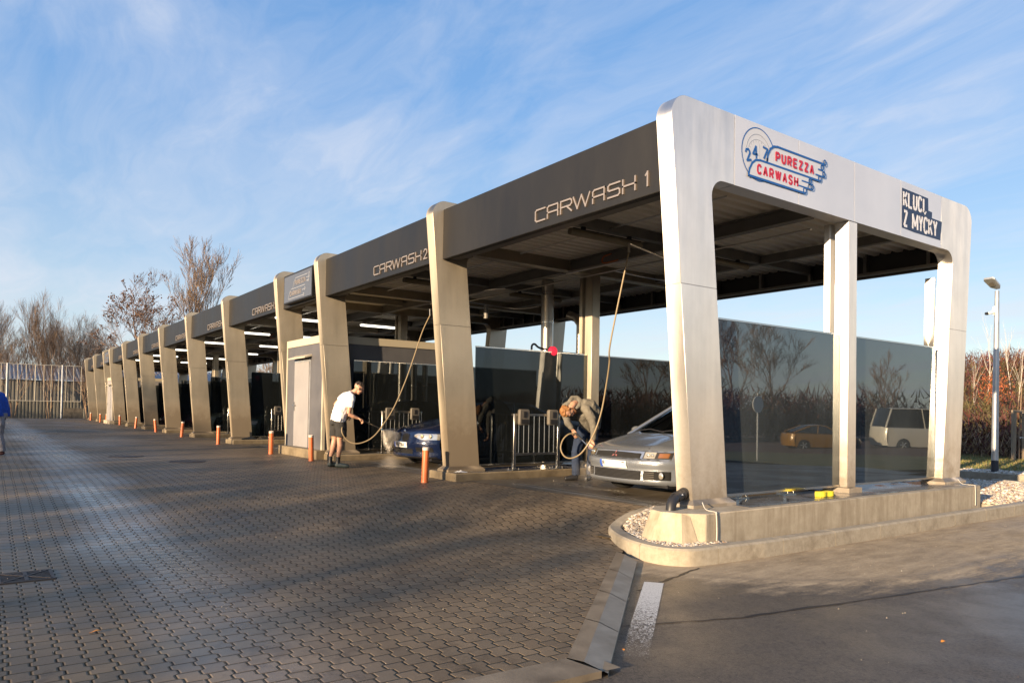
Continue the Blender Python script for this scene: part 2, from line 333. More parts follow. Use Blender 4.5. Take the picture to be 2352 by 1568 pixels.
# ------------------------------------------------------------------ stroke lettering
GL = {
 'C': [[(1,1),(.14,1),(0,.86),(0,.14),(.14,0),(1,0)]],
 'A': [[(0,0),(0,.86),(.14,1),(1,1),(1,0)], [(0,.45),(1,.45)]],
 'R': [[(0,0),(0,1),(.86,1),(1,.88),(1,.62),(.86,.48),(0,.48)], [(.55,.48),(1,0)]],
 'W': [[(0,1),(.25,0),(.5,1),(.75,0),(1,1)]],
 'S': [[(1,1),(.14,1),(0,.88),(0,.62),(.12,.52),(.88,.52),(1,.42),(1,.12),(.86,0),(0,0)]],
 'H': [[(0,0),(0,1)], [(1,0),(1,1)], [(0,.5),(1,.5)]],
 'a': [[(0,0),(.5,1),(1,0)], [(.18,.33),(.82,.33)]],
 'P': [[(0,0),(0,1),(.75,1),(1,.85),(1,.6),(.75,.45),(0,.45)]],
 'r': [[(0,0),(0,1),(.75,1),(1,.85),(1,.6),(.75,.45),(0,.45)], [(.5,.45),(1,0)]],
 'U': [[(0,1),(0,.25),(.25,0),(.75,0),(1,.25),(1,1)]],
 'c': [[(1,.82),(.75,1),(.25,1),(0,.75),(0,.25),(.25,0),(.75,0),(1,.18)]],
 's': [[(1,.85),(.75,1),(.25,1),(0,.82),(0,.66),(1,.36),(1,.18),(.75,0),(.25,0),(0,.15)]],
 'E': [[(1,1),(0,1),(0,0),(1,0)], [(0,.5),(.85,.5)]],
 'Z': [[(0,1),(1,1),(0,0),(1,0)]],
 'K': [[(0,0),(0,1)], [(1,1),(.05,.45)], [(.3,.6),(1,0)]],
 'L': [[(0,1),(0,0),(1,0)]], 'I': [[(.5,0),(.5,1)]], 'M': [[(0,0),(0,1),(.5,.2),(1,1),(1,0)]],
 'Y': [[(0,1),(.5,.45),(1,1)], [(.5,.45),(.5,0)]], 'J': [[(1,1),(1,.2),(.8,0),(.2,0),(0,.2)]],
 '0': [[(0,.2),(0,.8),(.25,1),(.75,1),(1,.8),(1,.2),(.75,0),(.25,0),(0,.2)]],
 '1': [[(.25,.8),(.6,1),(.6,0)]], '2': [[(0,.8),(.25,1),(.75,1),(1,.8),(1,.6),(0,0),(1,0)]],
 '3': [[(0,1),(.8,1),(1,.8),(1,.6),(.8,.52),(.3,.52)], [(.8,.52),(1,.42),(1,.15),(.8,0),(0,0)]],
 '4': [[(.75,0),(.75,1),(0,.3),(1,.3)]], '5': [[(1,1),(0,1),(0,.55),(.8,.55),(1,.4),(1,.15),(.8,0),(0,0)]],
 '6': [[(.9,1),(.3,1),(0,.7),(0,.2),(.2,0),(.8,0),(1,.2),(1,.4),(.8,.55),(0,.5)]], '7': [[(0,1),(1,1),(.35,0)]],
 '8': [[(.2,.52),(0,.7),(.2,1),(.8,1),(1,.7),(.8,.52),(.2,.52),(0,.3),(.2,0),(.8,0),(1,.3),(.8,.52)]], '9': [[(1,.5),(.2,.5),(0,.7),(.2,1),(.8,1),(1,.8),(1,.2),(.8,0),(.1,0)]],
}
def strokes(mb, lines, th, put, d0, d1, cap=.5):
    # lines: polylines in 2-D; put(u, v, depth) -> 3-D point
    for ln in lines:
        for k in range(len(ln)-1):
            a = Vector(ln[k]); b = Vector(ln[k+1]); t = b-a
            if t.length < 1e-6: continue
            t.normalize(); n = Vector((-t.y, t.x))*th/2; e = t*th*cap
            q = [a-e-n, b+e-n, b+e+n, a-e+n]; eps = d1+(k % 2)*.0004
            mb.add([put(p.x, p.y, d0) for p in q]+[put(p.x, p.y, eps) for p in q],
                   [(0, 3, 2, 1), (4, 5, 6, 7), (0, 1, 5, 4), (1, 2, 6, 5), (2, 3, 7, 6), (3, 0, 4, 7)])
def glyph(ch, x0, y0, w, h): return [[(x0+p[0]*w, y0+p[1]*h) for p in l] for l in GL[ch]]
# ------------------------------------------------------------------ setting
P, NB = 5.2646, 2.8896
XS = [0, -P, -2*P, -2*P-NB]
for _ in range(6): XS.append(XS[-1]-P)
XS.append(XS[-1]-NB); XS.append(XS[-1]-P); XS.append(XS[-1]-P)
NARROW = {2, 9}            # the narrow technical bays start at these frames
FULL = [i for i in range(12) if i not in NARROW]
T, D, OV, HT, W, Z0 = .2268, .6045, .444, 4.718, 6.5595, .205
ZBB, RM, MW, ZG, FZ0, FZ1, FY = 3.884, 3.194, .208, 2.298, 3.719, 4.5705, -.217
def sm(t): t = max(0., min(1., t)); return t*t*(3-2*t)
def yf(x): return .02+.36*sm((x+7)/6.)
def gz(x, y):
    L = 1.1+4.9*sm((-1.2-x)/4.); d = max(0., min(1., (yf(x)-y)/L))
    return -.29*sm((x+10)/8.)*d
def xr(y):
    pts = [(.1, -1.0), (-.15, -1.0), (-.42, -.89), (-.63, -.58), (-1.0, -.14), (-3.58, 2.16), (-4.2, 2.10), (-30, 1.75)]
    if y >= pts[0][0]: return pts[0][1]
    for (a, b), (c, d) in zip(pts, pts[1:]):
        if c <= y <= a: return b+(d-b)*(a-y)/(a-c)
    return pts[-1][1]
mb = MB(); mb.grid([[(-400+x*40, -200+y*45, -1.9) for x in range(23)] for y in range(20)])
o = mb.build('ground', HILLM); tag(o, kind='structure')
rows = []
ys = [0, -.1, -.2, -.3, -.42, -.52, -.63, -.75, -.88, -1., -1.2, -1.5, -1.9, -2.4, -3., -3.58, -3.9, -4.2]+[-5-k*1.2 for k in range(20)]
for y in ys:
    R = []
    for j in range(70):
        t = j/69; x = -64+(xr(y)+64)*(1-(1-t)**2.2)
        yy = y+yf(x)*max(0., 1+y/1.2) if y > -1.2 else y
        R.append((x, yy, gz(x, yy)))
    rows.append(R)
tag(MB().grid(rows).build('paving', PAVER), kind='structure')
# bay floor slab: top and front face
xsf = [-58.8+k*.7 for k in range(83)]+[-.98, -.45]
mb = MB(); mb.grid([[(x, yf(x) if x < -.9 else .42, .002) for x in xsf], [(x, 3., .0) for x in xsf], [(x, 6.75, .0) for x in xsf], [(x, 6.75, -.4) for x in xsf]])
tag(mb.build('bay_floor', FLOORM), kind='structure')
mb = MB(); mb.grid([[(x, y, -.33-0.034*max(0, x-6)) for x in list(range(-90, 7, 6))+[6, 10, 14, 18, 24, 30, 40, 60]] for y in (-70, -40, -20, -10, -5, 0, 5, 10, 13.4, 40)][:9]+[[(x, y, -.33-0.034*max(0, x-6)) for x in [6]*17+[10, 14, 18, 24, 30, 40, 60][:8]] for y in ()])
mb.grid([[(x, y, -.335-0.034*max(0, x-6)) for x in (4, 6, 10, 14, 20)] for y in (13.4, 30, 60, 90)])
tag(mb.build('road', ASPH), kind='structure')
mb = MB()
for a, b, w in (((.70, -.72), (1.02, -1.9), .02), ((1.02, -1.9), (.55, -2.1), .012), ((2.03, -1.80), (2.62, 1.76), .02), ((2.62, 1.76), (4.1, 9.), .02), ((1.5, -4.2+.9), (2.03, -1.8), .012)):
    A, B = Vector(a), Vector(b); k = 26; n = Vector((-(B-A).y, (B-A).x)).normalized(); pts = []
    for i in range(k+1):
        p = A.lerp(B, i/k)+n*random.uniform(-.012, .012); ww = w*random.uniform(.35, 1.2); pts.append([(p.x-n.x*ww, p.y-n.y*ww, -.3265), (p.x+n.x*ww, p.y+n.y*ww, -.3265)])
    if b[0] > .6: mb.grid(pts)
tag(mb.build('tar_seam', mat('tar seam', (.012, .011, .011), .5), flip=False), kind='structure')
A, B = Vector((.89, -1.56)), Vector((2.22, -3.15)); n = Vector((-(B-A).y, (B-A).x)).normalized()*.085
mb = MB(); mb.grid([[(*(A.lerp(B, i/20)+n*s), -.3255) for s in (-1, -.3, .3, 1)] for i in range(21)])
tag(mb.build('road_marking', LINE, flip=False), kind='structure')
# flush gutter stones between pavers and asphalt
mb = MB()
L0, L1 = Vector((-.17, -1.0)), Vector((2.10, -3.59)); R0, R1 = Vector((.22, -1.09)), Vector((2.38, -3.52))
for k in range(4):
    a, b = k/4+.002, (k+1)/4-.002
    l0, l1, r0, r1 = L0.lerp(L1, a), L0.lerp(L1, b), R0.lerp(R1, a), R0.lerp(R1, b)
    m0, m1 = l0.lerp(r0, .42), l1.lerp(r1, .42)
    mb.m = 0; mb.add([(*l0, -.283), (*m0, -.279), (*m1, -.279), (*l1, -.283), (*l0, -.4), (*l1, -.4)], [(0, 1, 2, 3), (0, 3, 5, 4)])
    mb.m = 1; mb.add([(*m0, -.2785), (*r0, -.305), (*r1, -.305), (*m1, -.2785), (*r0, -.4), (*r1, -.4)], [(0, 1, 2, 3), (1, 4, 5, 2)])
mb.m = 0; mb.add([(1.98, -3.40, -.297), (2.36, -3.40, -.299), (2.33, -3.8, -.299), (1.98, -3.8, -.297)], [(0, 1, 2, 3)])
for k in range(8):
    y0, y1 = -3.60-k*1.0, -3.60-k*1.0-.992
    x0 = 2.06-.05*k; x1 = 2.36-.05*k
    mb.m = 0; mb.add([(x0+.04, y0, -.282), (x1, y0+.05, -.290), (x1-.05, y1, -.290), (x0-.01, y1, -.282), (x1, y0+.05, -.4), (x1-.05, y1, -.4)], [(0, 1, 2, 3), (1, 4, 5, 2)])
KD = mat('damp gutter concrete', rough=.7, build=mottled((.12, .095, .065), (.24, .195, .135), 4, (.45, .7), .3, .003))
KL = mat('grey gutter concrete', rough=.8, build=mottled((.20, .175, .135), (.32, .285, .225), 5, (.6, .8), .3, .003))
tag(mb.build('gutter', [KD, KL]), kind='structure')
# raised kerb round the corner bed
KP = catmull([(-.98, .44, .02), (-1.02, .1, -.02), (-1.01, -.16, -.09), (-.90, -.41, -.155), (-.60, -.635, -.16), (-.2, -.835, -.16), (.1, -.915, -.16), (.36, -.915, -.16), (.52, -.82, -.16), (.61, -.66, -.16), (.66, -.2, -.16)], 6)
KP += [Vector((.68+.07*(k/14)**.5, -.2+k*.52, -.16)) for k in range(1, 19)]+[Vector((.74, 9.9, -.16)), Vector((.55, 10.9, -.16)), Vector((-.2, 11.6, -.16)), Vector((-1.5, 11.9, -.16))]
mb = MB(); acc = 0; seg = []; joints = [1.02, 2.0, 2.95]+[3.95+k for k in range(20)]
def kerb_piece(pp):
    rows = []
    for i, p in enumerate(pp):
        t = (pp[min(i+1, len(pp)-1)]-pp[max(i-1, 0)]); t.z = 0; t.normalize(); n = Vector((-t.y, t.x, 0))
        rows.append([p-n*.02+Vector((0, 0, -.34)), p-n*.012+Vector((0, 0, -.02)), p+n*.01, p+n*.13, p+n*.145+Vector((0, 0, -.012)), p+n*.15+Vector((0, 0, -.3))])
    mb.grid(rows); c = len(rows[0])
    for R in (rows[0], rows[-1]): mb.add(R, [tuple(range(c))])
# resample the path and cut it at the joints
dense = [KP[0]]
for a, b in zip(KP, KP[1:]):
    n = max(1, int((b-a).length/.04)); dense += [a.lerp(b, k/n) for k in range(1, n+1)]
cur = [dense[0]]; acc = 0; ji = 0
for a, b in zip(dense, dense[1:]):
    acc += (b-a).length
    cur.append(b)
    if ji < len(joints) and acc > joints[ji]:
        cur[-1] = b-(b-a).normalized()*.006; kerb_piece(cur); cur = [b]; ji += 1
if len(cur) > 1: kerb_piece(cur)
tag(mb.build('kerb', KERBM, ang=.5), kind='structure')
# rear verge: far kerb, grass, hill
mb = MB()
for k in range(24): mb.b2((-22+k*1.0, 14.4, -.4), (-21.006+k*1.0, 14.58, -.2))
tag(mb.build('far_kerb', KERBM), kind='structure')
random.seed(3)
def hz(x, y):
    u = (x*-.3+(y-24)*.95); h = (5.2-3.2*sm((-19-x)/14.))*sm(u/36.)*sm((12-x)/8.)
    if x > 4: return -.345-0.034*max(0, x-6)+h
    return -.32+h+.25*sin(x*.31+y*.2)*sm(u/8.)
mb = MB(); mb.grid([[(-60+j*1.6, 14.58+i*i*.055+i*.45, (-.26 if -60+j*1.6 < 5 else -.6) if 0 else max(-.26 if -60+j*1.6 < 5 else -3, hz(-60+j*1.6, 14.58+i*i*.055+i*.45)+.05) if i else (-.24 if -60+j*1.6 < 5 else -.40)) for j in range(64)] for i in range(40)])
tag(mb.build('grass_verge', GRASSM, flip=False), kind='structure')
mb = MB(); mb.grid([[(-70+j*2.2, 23+i*1.9, hz(-70+j*2.2, 23+i*1.9)+.12*sm(i/2.)) for j in range(70)] for i in range(32)])
tag(mb.build('hill', HILLM, flip=False), kind='structure')

def pebbles(inside, n, zf, name, label=None, rmin=.014, rmax=.030, seed=1):
    rnd = random.Random(seed); mb = MB(); k = 0
    icos = [(0, 0, 1), (.9, 0, .3), (.28, .85, .3), (-.73, .53, .3), (-.73, -.53, .3), (.28, -.85, .3), (.7, .5, -.4), (-.28, .85, -.4), (-.9, 0, -.4), (-.28, -.85, -.4), (.7, -.5, -.4)]
    fs = [(0, 1, 2), (0, 2, 3), (0, 3, 4), (0, 4, 5), (0, 5, 1), (1, 6, 2), (2, 7, 3), (3, 8, 4), (4, 9, 5), (5, 10, 1), (2, 6, 7), (3, 7, 8), (4, 8, 9), (5, 9, 10), (1, 10, 6)]
    while k < n:
        x, y = inside(rnd)
        if x is None: continue
        r = rnd.uniform(rmin, rmax); R = Matrix.Rotation(rnd.uniform(0, 6.3), 3, 'Z') @ Matrix.Rotation(rnd.uniform(-.5, .5), 3, 'X'); s = (1, rnd.uniform(.6, .95), rnd.uniform(.45, .75))
        z = zf(x, y)+rnd.uniform(-.008, .014); mb.m = rnd.choice([0, 0, 0, 1, 1, 2, 3])
        mb.add([Vector((x, y, z))+R@Vector((p[0]*r*s[0], p[1]*r*s[1], p[2]*r*s[2])) for p in icos], fs); k += 1
    ms = [mat('pebble %s' % c, col, .7) for c, col in (('cream', (.50, .42, .32)), ('grey', (.30, .27, .24)), ('brown', (.24, .16, .10)), ('white', (.66, .62, .55)))]
    return tag(mb.build(name, ms, smooth=True, ang=1.4), kind='stuff')
BED = [(-.86, .30), (-.86, -.12), (-.76, -.30), (-.5, -.5), (-.12, -.69), (.15, -.77), (.33, -.77), (.44, -.66), (.52, -.5), (.56, -.25), (.56, .0), (.41, .0), (.41, -.27), (.22, -.45), (0., -.5), (-.2, -.44), (-.3, .3)]
def pip(x, y, poly):
    c = False; j = len(poly)-1
    for i in range(len(poly)):
        (xi, yi), (xj, yj) = poly[i], poly[j]
        if (yi > y) != (yj > y) and x < (xj-xi)*(y-yi)/(yj-yi)+xi: c = not c
        j = i
    return c
def inbed(r):
    x, y = r.uniform(-.95, .6), r.uniform(-.85, .35); return (x, y) if pip(x, y, BED) else (None, None)
def bedz(x, y): return -.185+.20*sm((y+.55)/.9)*sm((-x+.3)/.6)
MB().grid([[(-.93+i*.1, -.82+j*.1, bedz(-.93+i*.1, -.82+j*.1)-.012) if pip(-.93+i*.1, -.82+j*.1, [(-.97, .4), (-.97, -.2), (-.6, -.58), (.1, -.85), (.45, -.8), (.6, -.5), (.6, .1), (.3, .4)]) else (max(-.9, min(.5, -.93+i*.1)), max(-.65, min(.3, -.82+j*.1)), -.24) for i in range(17)] for j in range(13)]).build('gravel_base', DCONC, flip=False)['kind'] = 'structure'
pebbles(inbed, 3600, bedz, 'gravel')
def inbed2(r):
    x, y = r.uniform(-2.2, .6), r.uniform(6.5, 11.2); return (x, y) if x < .6-.45*max(0, y-10) else (None, None)
MB().b2((-2.3, 6.45, -.4), (.6, 11.2, -.175)).build('gravel_base', KERBM)['kind'] = 'structure'
pebbles(inbed2, 5200, lambda x, y: -.165, 'gravel', rmin=.025, rmax=.045, seed=5)
def inbed3(r):
    return r.uniform(-3.6, -1.2), r.uniform(14.7, 15.9)
pebbles(inbed3, 700, lambda x, y: -.22, 'gravel', rmin=.03, rmax=.06, seed=9)

# ------------------------------------------------------------------ the car wash canopy
BLD = empty('car_wash_building', (0, 0, 0), 0, 'long open self-service car wash canopy with leaning brushed metal frames and dark fascia', 'car wash')
def fr(z): return -OV*(z-Z0)/(HT-Z0)
def inn(z): return D+(.6145-OV-D)*(z-Z0)/(HT-Z0)
def arc(cx, cy, r, a0, a1, n=8): return [(cx+r*cos(a0+(a1-a0)*k/n), cy+r*sin(a0+(a1-a0)*k/n)) for k in range(n+1)]
def leg(x, rear, yj, name='frame_leg'):
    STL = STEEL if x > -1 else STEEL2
    mi = (lambda y: W-y) if rear else (lambda y: y); R = .25; zs = 2.62
    def prof(lower):
        if lower: return [(fr(Z0), Z0-.06), (inn(Z0), Z0-.06), (inn(zs), zs-.0012), (fr(zs), zs-.0012)]
        top = fr(HT-R)
        pts = [(fr(zs), zs+.0012), (top, HT-R)]+[(top+R+R*cos(a), HT-R+R*sin(a)) for a in [pi-(pi/2)*k/8 for k in range(1, 9)]]
        pts += [(yj, HT), (yj, ZBB)]
        r = .2; yi = inn(ZBB-r); pts += [(yi+r+r*cos(a), ZBB-r+r*sin(a)) for a in [pi/2+(pi/2)*k/6 for k in range(7)]]
        return pts+[(inn(zs), zs+.0012)]
    mb = MB()
    for lo in (True, False): mb.prism([(mi(y), z) for y, z in prof(lo)], 'x', x-T, x)
    mb.prism([(mi(fr(zs)+.006), zs-.06), (mi(inn(zs)-.006), zs-.06), (mi(inn(zs)-.006), zs+.06), (mi(fr(zs)+.006), zs+.06)], 'x', x-T+.006, x-.006)
    o = mb.build(name, STL, BLD, ang=.5); bevel(o, .003, 2)
    m = MB(); e = .07; y0, y1 = mi(0-e), mi(D+e)
    a = [(x-T-e, y0), (x+e, y0), (x+e, y1), (x-T-e, y1)]; b = [(x-T-.006, mi(-.006)), (x+.006, mi(-.006)), (x+.006, mi(D+.006)), (x-T-.006, mi(D+.006))]
    m.add([(*q, .131) for q in a]+[(*q, .165) for q in a]+[(*q, Z0+.012) for q in b], [(0, 3, 2, 1), (8, 9, 10, 11)]+[(i+o_, (i+1) % 4+o_, (i+1) % 4+4+o_, i+4+o_) for o_ in (0, 4) for i in range(4)])
    m.build('base_skirt', STL, o, ang=.3)
    return o
SEAM = [.67, 1.97, 3.303, 4.587, 5.88]
for i, x in enumerate(XS):
    if i == 0:
        l1 = leg(x, False, SEAM[0]-.004); l2 = leg(x, True, W-SEAM[4]-.004)
        l1['label'] = 'nearest corner leg, tall and leaning, glossy brushed metal'
        for a, b in zip(SEAM, SEAM[1:]): MB().b2((x-T, a+.004, ZBB), (x, b-.004, HT)).build('beam_panel', PANEL, BLD)
        MB().b2((x-T+.03, SEAM[0]-.1, ZBB+.03), (x-.03, SEAM[4]+.1, HT-.03)).build('beam_core', BLACK, BLD)
    else:
        leg(x, False, .67); leg(x, True, .67)
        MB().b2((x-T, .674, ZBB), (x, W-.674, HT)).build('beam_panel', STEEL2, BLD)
    # mid post: box section plus channel beside it
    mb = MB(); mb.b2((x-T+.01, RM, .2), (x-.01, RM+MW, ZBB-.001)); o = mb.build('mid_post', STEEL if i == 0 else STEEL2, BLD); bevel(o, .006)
    m = MB(); m.prism([(x-T-.05, RM-.06), (x+.05, RM-.06), (x+.05, RM+MW+.06), (x-T-.05, RM+MW+.06)], 'z', .131, .2); m.build('base_skirt', STEEL, o)
    mb = MB(); mb.b2((x-T-.14, RM-.02, .14), (x-T-.06, RM-.012, ZBB)); mb.b2((x-T-.06, RM-.012, .14), (x-T-.053, RM+.1, ZBB)); mb.b2((x-T-.14, RM+.09, .14), (x-T-.06, RM+.1, ZBB))
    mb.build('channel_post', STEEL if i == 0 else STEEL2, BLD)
    if i == 0:
        mb = MB(); mb.tube([(x-T-.10, W-.02, 2.0), (x-T-.10, W+.06, 3.75)], .02, 8); mb.build('drain_pipe', STAIN, BLD)
        mb = MB(); mb.prism([(6.43, .14), (6.47, .14), (6.59, 3.55), (6.55, 3.55)], 'x', -.55, -.40); mb.build('channel_post', STEEL, BLD)
# glass partitions
def glass(x, y0, y1, first=False):
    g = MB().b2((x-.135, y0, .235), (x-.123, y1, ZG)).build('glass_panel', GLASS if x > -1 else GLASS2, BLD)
    MB().b2((x-.145, y0, ZG+.001), (x-.113, y1, ZG+.022)).build('top_rail', STAIN, g); MB().b2((x-.145, y0, .205), (x-.113, y1, .234)).build('bottom_rail', STAIN, g)
    return g
for i, x in enumerate(XS):
    if i in (3, 10): continue
    glass(x, D-.04, RM-.02); glass(x, RM+MW+.02, W-D+.02)
    if i < 3:
        mb = MB(); mb.b2((x-.155, 2.50, 1.97), (x-.147, 3.10, 2.09)); mb.build('display_sticker', BLACK, BLD)
        mb = MB(); mb.lathe([(0.001, x-.155), (.055, x-.155), (.055, x-.147), (0.001, x-.147)], 20, (0, 2.77, 1.83), 'x'); mb.build('round_sticker', BLACK, BLD)
# plinths and the front wall
PC = mat('plinth concrete', rough=.85, build=mottled((.11, .085, .05), (.24, .19, .12), 3, (.6, .9), .35, .005))
for i, x in enumerate(XS):
    if i == 0:
        mb = MB()
        mb.prism([(-.42, .42), (-.30, -.33), (-.16, -.50), (.02, -.545), (.24, -.46), (.405, -.265), (.405, 6.33), (-.42, 6.6)], 'z', -.45, .13)
        o = mb.build('plinth_wall', CONC, None, ang=.3); bevel(o, .012)
        # broken lower foot leaning out under the nose of the wall
        mb = MB(); t = [(-.16, -.50, .128), (.02, -.545, .128), (.24, -.46, .128)]; bt = [(-.24, -.62, -.3), (.0, -.70, -.3), (.34, -.56, -.3)]
        mb.add(t+bt+[(.24, -.3, .127), (-.1, -.3, .127), (.385, -.30, -.3), (.30, -.40, .10)], [(0, 1, 4, 3), (1, 2, 5, 4), (0, 7, 6, 2, 1), (2, 9, 8, 5)]); mb.build('wall_footing', CONC, o, ang=.3, flip=False)
        MB().prism([(-.40, .60), (.30, .60), (.30, 6.30), (-.40, 6.30)], 'z', .131, .134).build('wet_coating', WETTOP, o)
        tag(o, 'pale board-marked concrete plinth wall under the nearest end frame', 'wall')
        continue
    if i in (3, 10): continue
    wide = i in (2, 9)
    x0 = x-.55 if not wide else XS[i+1]-T-.25
    o = MB().b2((x0, -.09, -.3), (x+.34, 6.62, .13)).build('plinth', PC, BLD); bevel(o, .015)
    MB().b2((x0+.02, .1, .1305), (x+.32, 6.5, .1325)).build('wet_coating', WETTOP if i < 2 else DCONC, o)
# fascias, lettering
LET = [('C', -2.68, .245), ('A', -2.41, .255), ('R', -2.125, .255), ('W', -1.865, .35), ('A', -1.485, .24), ('S', -1.205, .235), ('H', -.945, .235)]
num = 0
for i in range(12):
    x0, x1 = XS[i+1], XS[i]-T
    o = MB().b2((x0+.002, FY, FZ0), (x1-.002, FY+.12, FZ1)).build('front_fascia', FASCIA, BLD); bevel(o, .012)
    MB().b2((x0+.002, W-.12+.2, FZ0), (x1-.002, W+.2, FZ1)).build('rear_fascia', FASCIA, BLD)
    MB().b2((x0+.01, FY+.13, FZ0+.02), (x1-.01, FY+.30, FZ0+.06)).build('fascia_flange', STEELD, BLD); mb = MB(); mb.b2((x0+.01, W-.1, FZ0+.02), (x1-.01, W+.05, FZ0+.06))
    for k in range(5): mb.b2((x0+.3+k*(x1-x0-.6)/4, W-.02, FZ0+.06), (x0+.36+k*(x1-x0-.6)/4, W+.07, 4.2))
    mb.build('fascia_bracing', STEELD, BLD)
    mb = MB(); mb.b2((x0, FY+.05, Z0+3.70), (x0+.12, .32, FZ0+.09)); mb.build('haunch_bracket', STEELD, BLD)
    if i in NARROW: continue
    num += 1
    if num > 10: continue
    mb = MB(); put = lambda u, v, d: (u, FY-d, v)
    for ch, off, w in LET: strokes(mb, glyph(ch, XS[i]+off+.012, 3.83, w-.03, .16), .021, put, -.002, .02)
    s = str(num); ww = .11 if num > 1 else .08
    for q, ch in enumerate(s): strokes(mb, glyph(ch, XS[i]-.575+q*.15-(.05 if num > 1 else 0), 3.83, ww, .16), .022, put, -.002, .02)
    mb.build('fascia_lettering', LETTER, o, smooth=False)
# roof: corrugated sheet (ribs along Y), purlins, cross beams
def roof(x0, x1, parent):
    n = int(round((x1-x0)/.21)); pts = []
    for k in range(n):
        a = x0+(x1-x0)*k/n; w = (x1-x0)/n
        pts += [(a, 4.08), (a+w*.42, 4.08), (a+w*.52, 4.13), (a+w*.90, 4.13)]
    pts.append((x1, 4.08)); z1 = [.03]
    mb = MB(); mb.grid([[(p[0], y, p[1]+.02*(y-0)/6.5) for p in pts] for y in (FY+.12, 2., 4.5, W+.08)])
    mb.add([(x0, FY+.12, 4.2), (x1, FY+.12, 4.2), (x1, W+.08, 4.22), (x0, W+.08, 4.22)], [(0, 1, 2, 3)])
    return mb.build('roof_sheet', CEIL, parent, ang=.3, flip=False)
for i in range(12):
    x0, x1 = XS[i+1], XS[i]-T; r = roof(x0, x1, BLD)
    m = MB()
    for y in (2.62, ): # long beam, I-section
        m.b2((x0, y-.07, 4.055), (x1, y+.07, 4.07)); m.b2((x0, y-.006, 3.88), (x1, y+.006, 4.055)); m.b2((x0, y-.07, 3.865), (x1, y+.07, 3.88))
    m.build('long_beam', STEELD, BLD)
    m = MB(); m.b2((x0, 5.0-.05, 3.92), (x1, 5.05, 4.07)); m.build('long_beam', STEELD, BLD)
    xm = (x0+x1)/2
    m = MB()
    for (a, b) in ((FY+.13, 2.54), (2.70, 4.94), (5.06, W+.07)): m.b2((xm-.06, a, 3.93), (xm+.06, b, 4.075))
    m.build('cross_beam', STEELD, BLD)
    if i in NARROW: continue
    for y0 in (.45, 3.15):
        lit = i in (3, 4, 5, 6, 7, 8); q = .62 if lit else 1.
        t = MB(); t.lathe([(.02, 0), (.052*q, .015), (.055*q, .05), (.055*q, 1.45), (.052*q, 1.485), (.02, 1.5)], 14, (xm, y0, 3.83), 'y')
        f = t.build('light_fitting', TUBE_ON if lit else TUBE_OFF, BLD)
        m = MB(); m.b2((xm-.03, y0+.25, 3.87), (xm+.03, y0+.3, 3.94)); m.b2((xm-.03, y0+1.2, 3.87), (xm+.03, y0+1.25, 3.94)); m.b2((xm-.045, y0+.05, 3.868), (xm+.045, y0+1.45, 3.885)); m.build('bracket', BLACK, f)
    # pipework under the long beam
    m = MB(); m.tube(catmull([(x0+.1, 2.45, 3.80), (x0+2.2, 2.45, 3.80), (x0+2.6, 2.5, 3.84), (x0+2.9, 2.75, 3.86)], 5), .018, 7)
    m.tube([(x0+.1, 2.78, 3.76), (x1-.1, 2.78, 3.76)], .014, 6); m.tube([(x0+.3, 1.2, 3.97), (x1-.3, 1.2, 3.97)], .012, 6)
    m.tube(catmull([(x0+.5, 3.3, 3.9), (x0+.55, 4.2, 3.86), (x0+.9, 4.6, 3.8), (x0+1.6, 4.7, 3.8)], 4), .016, 6)
    m.build('pipework', STAIN2, BLD)
    m = MB(); m.tube(catmull([(x0+1.25, 2.50, 3.99), (x0+1.12, 2.44, 3.95), (x0+1.1, 2.42, 3.86), (x0+1.22, 2.40, 3.82), (x0+1.5, 2.42, 3.83)], 6), .013, 6); m.build('valve_hose', mat('orange valve hose', (.45, .12, .03), .5), BLD)

# logo on the end panels, built in (y, z) on the face x = 0
LOGO = empty('wash_logo', (0, 0, 0)); LOGO.parent = BLD
def put0(u, v, d): return (d, u, v)
def ring(cx, cz, rx, rz, a0=0, a1=2*pi, n=40): return [[(cx+rx*cos(a0+(a1-a0)*k/n), cz+rz*sin(a0+(a1-a0)*k/n)) for k in range(n+1)]]
mb = MB(); c = ring(1.125, 4.342, .325, .32)[0]; mb.prism(c[:-1], 'x', .001, .003); mb.build('dial_face', mat('pale dial', (.66, .67, .69), .35, .1), LOGO, smooth=False)
mb = MB(); strokes(mb, ring(1.125, 4.342, .325, .32, n=60), .012, put0, .0035, .005); mb.build('dial_ring', BLUE, LOGO, smooth=False)
mb = MB(); strokes(mb, ring(1.125, 4.35, .24, .235, radians(8), radians(172), 30), .006, put0, .0035, .0045); strokes(mb, ring(1.125, 4.35, .205, .17, radians(15), radians(165), 24), .003, put0, .0035, .0045)
for k in range(9):
    a = radians(20+k*17.5); strokes(mb, [[(1.125+.195*cos(a), 4.35+.165*sin(a)), (1.125+.165*cos(a), 4.35+.14*sin(a))]], .004, put0, .0035, .0045)
strokes(mb, [[(1.141, 4.30), (1.141, 4.48)]], .003, put0, .0035, .0045); mb.build('dial_scale', GREYPR, LOGO, smooth=False)
mb = MB()
def slant(ch, x0, z0, w, h, rot):
    out = []
    for l in glyph(ch, 0, 0, w, h): out.append([(x0+p[0]*cos(rot)-p[1]*sin(rot), z0+p[0]*sin(rot)+p[1]*cos(rot)) for p in l])
    return out
for ch, x0, z0, w, h, r in (('2', .90, 4.225, .075, .13, .28), ('4', 1.015, 4.29, .085, .135, .08), ('7', 1.20, 4.325, .085, .13, -.12)): strokes(mb, slant(ch, x0, z0, w, h, r), .025, put0, .006, .0075, .3)
mb.build('dial_numerals', BLUE, LOGO, smooth=False)
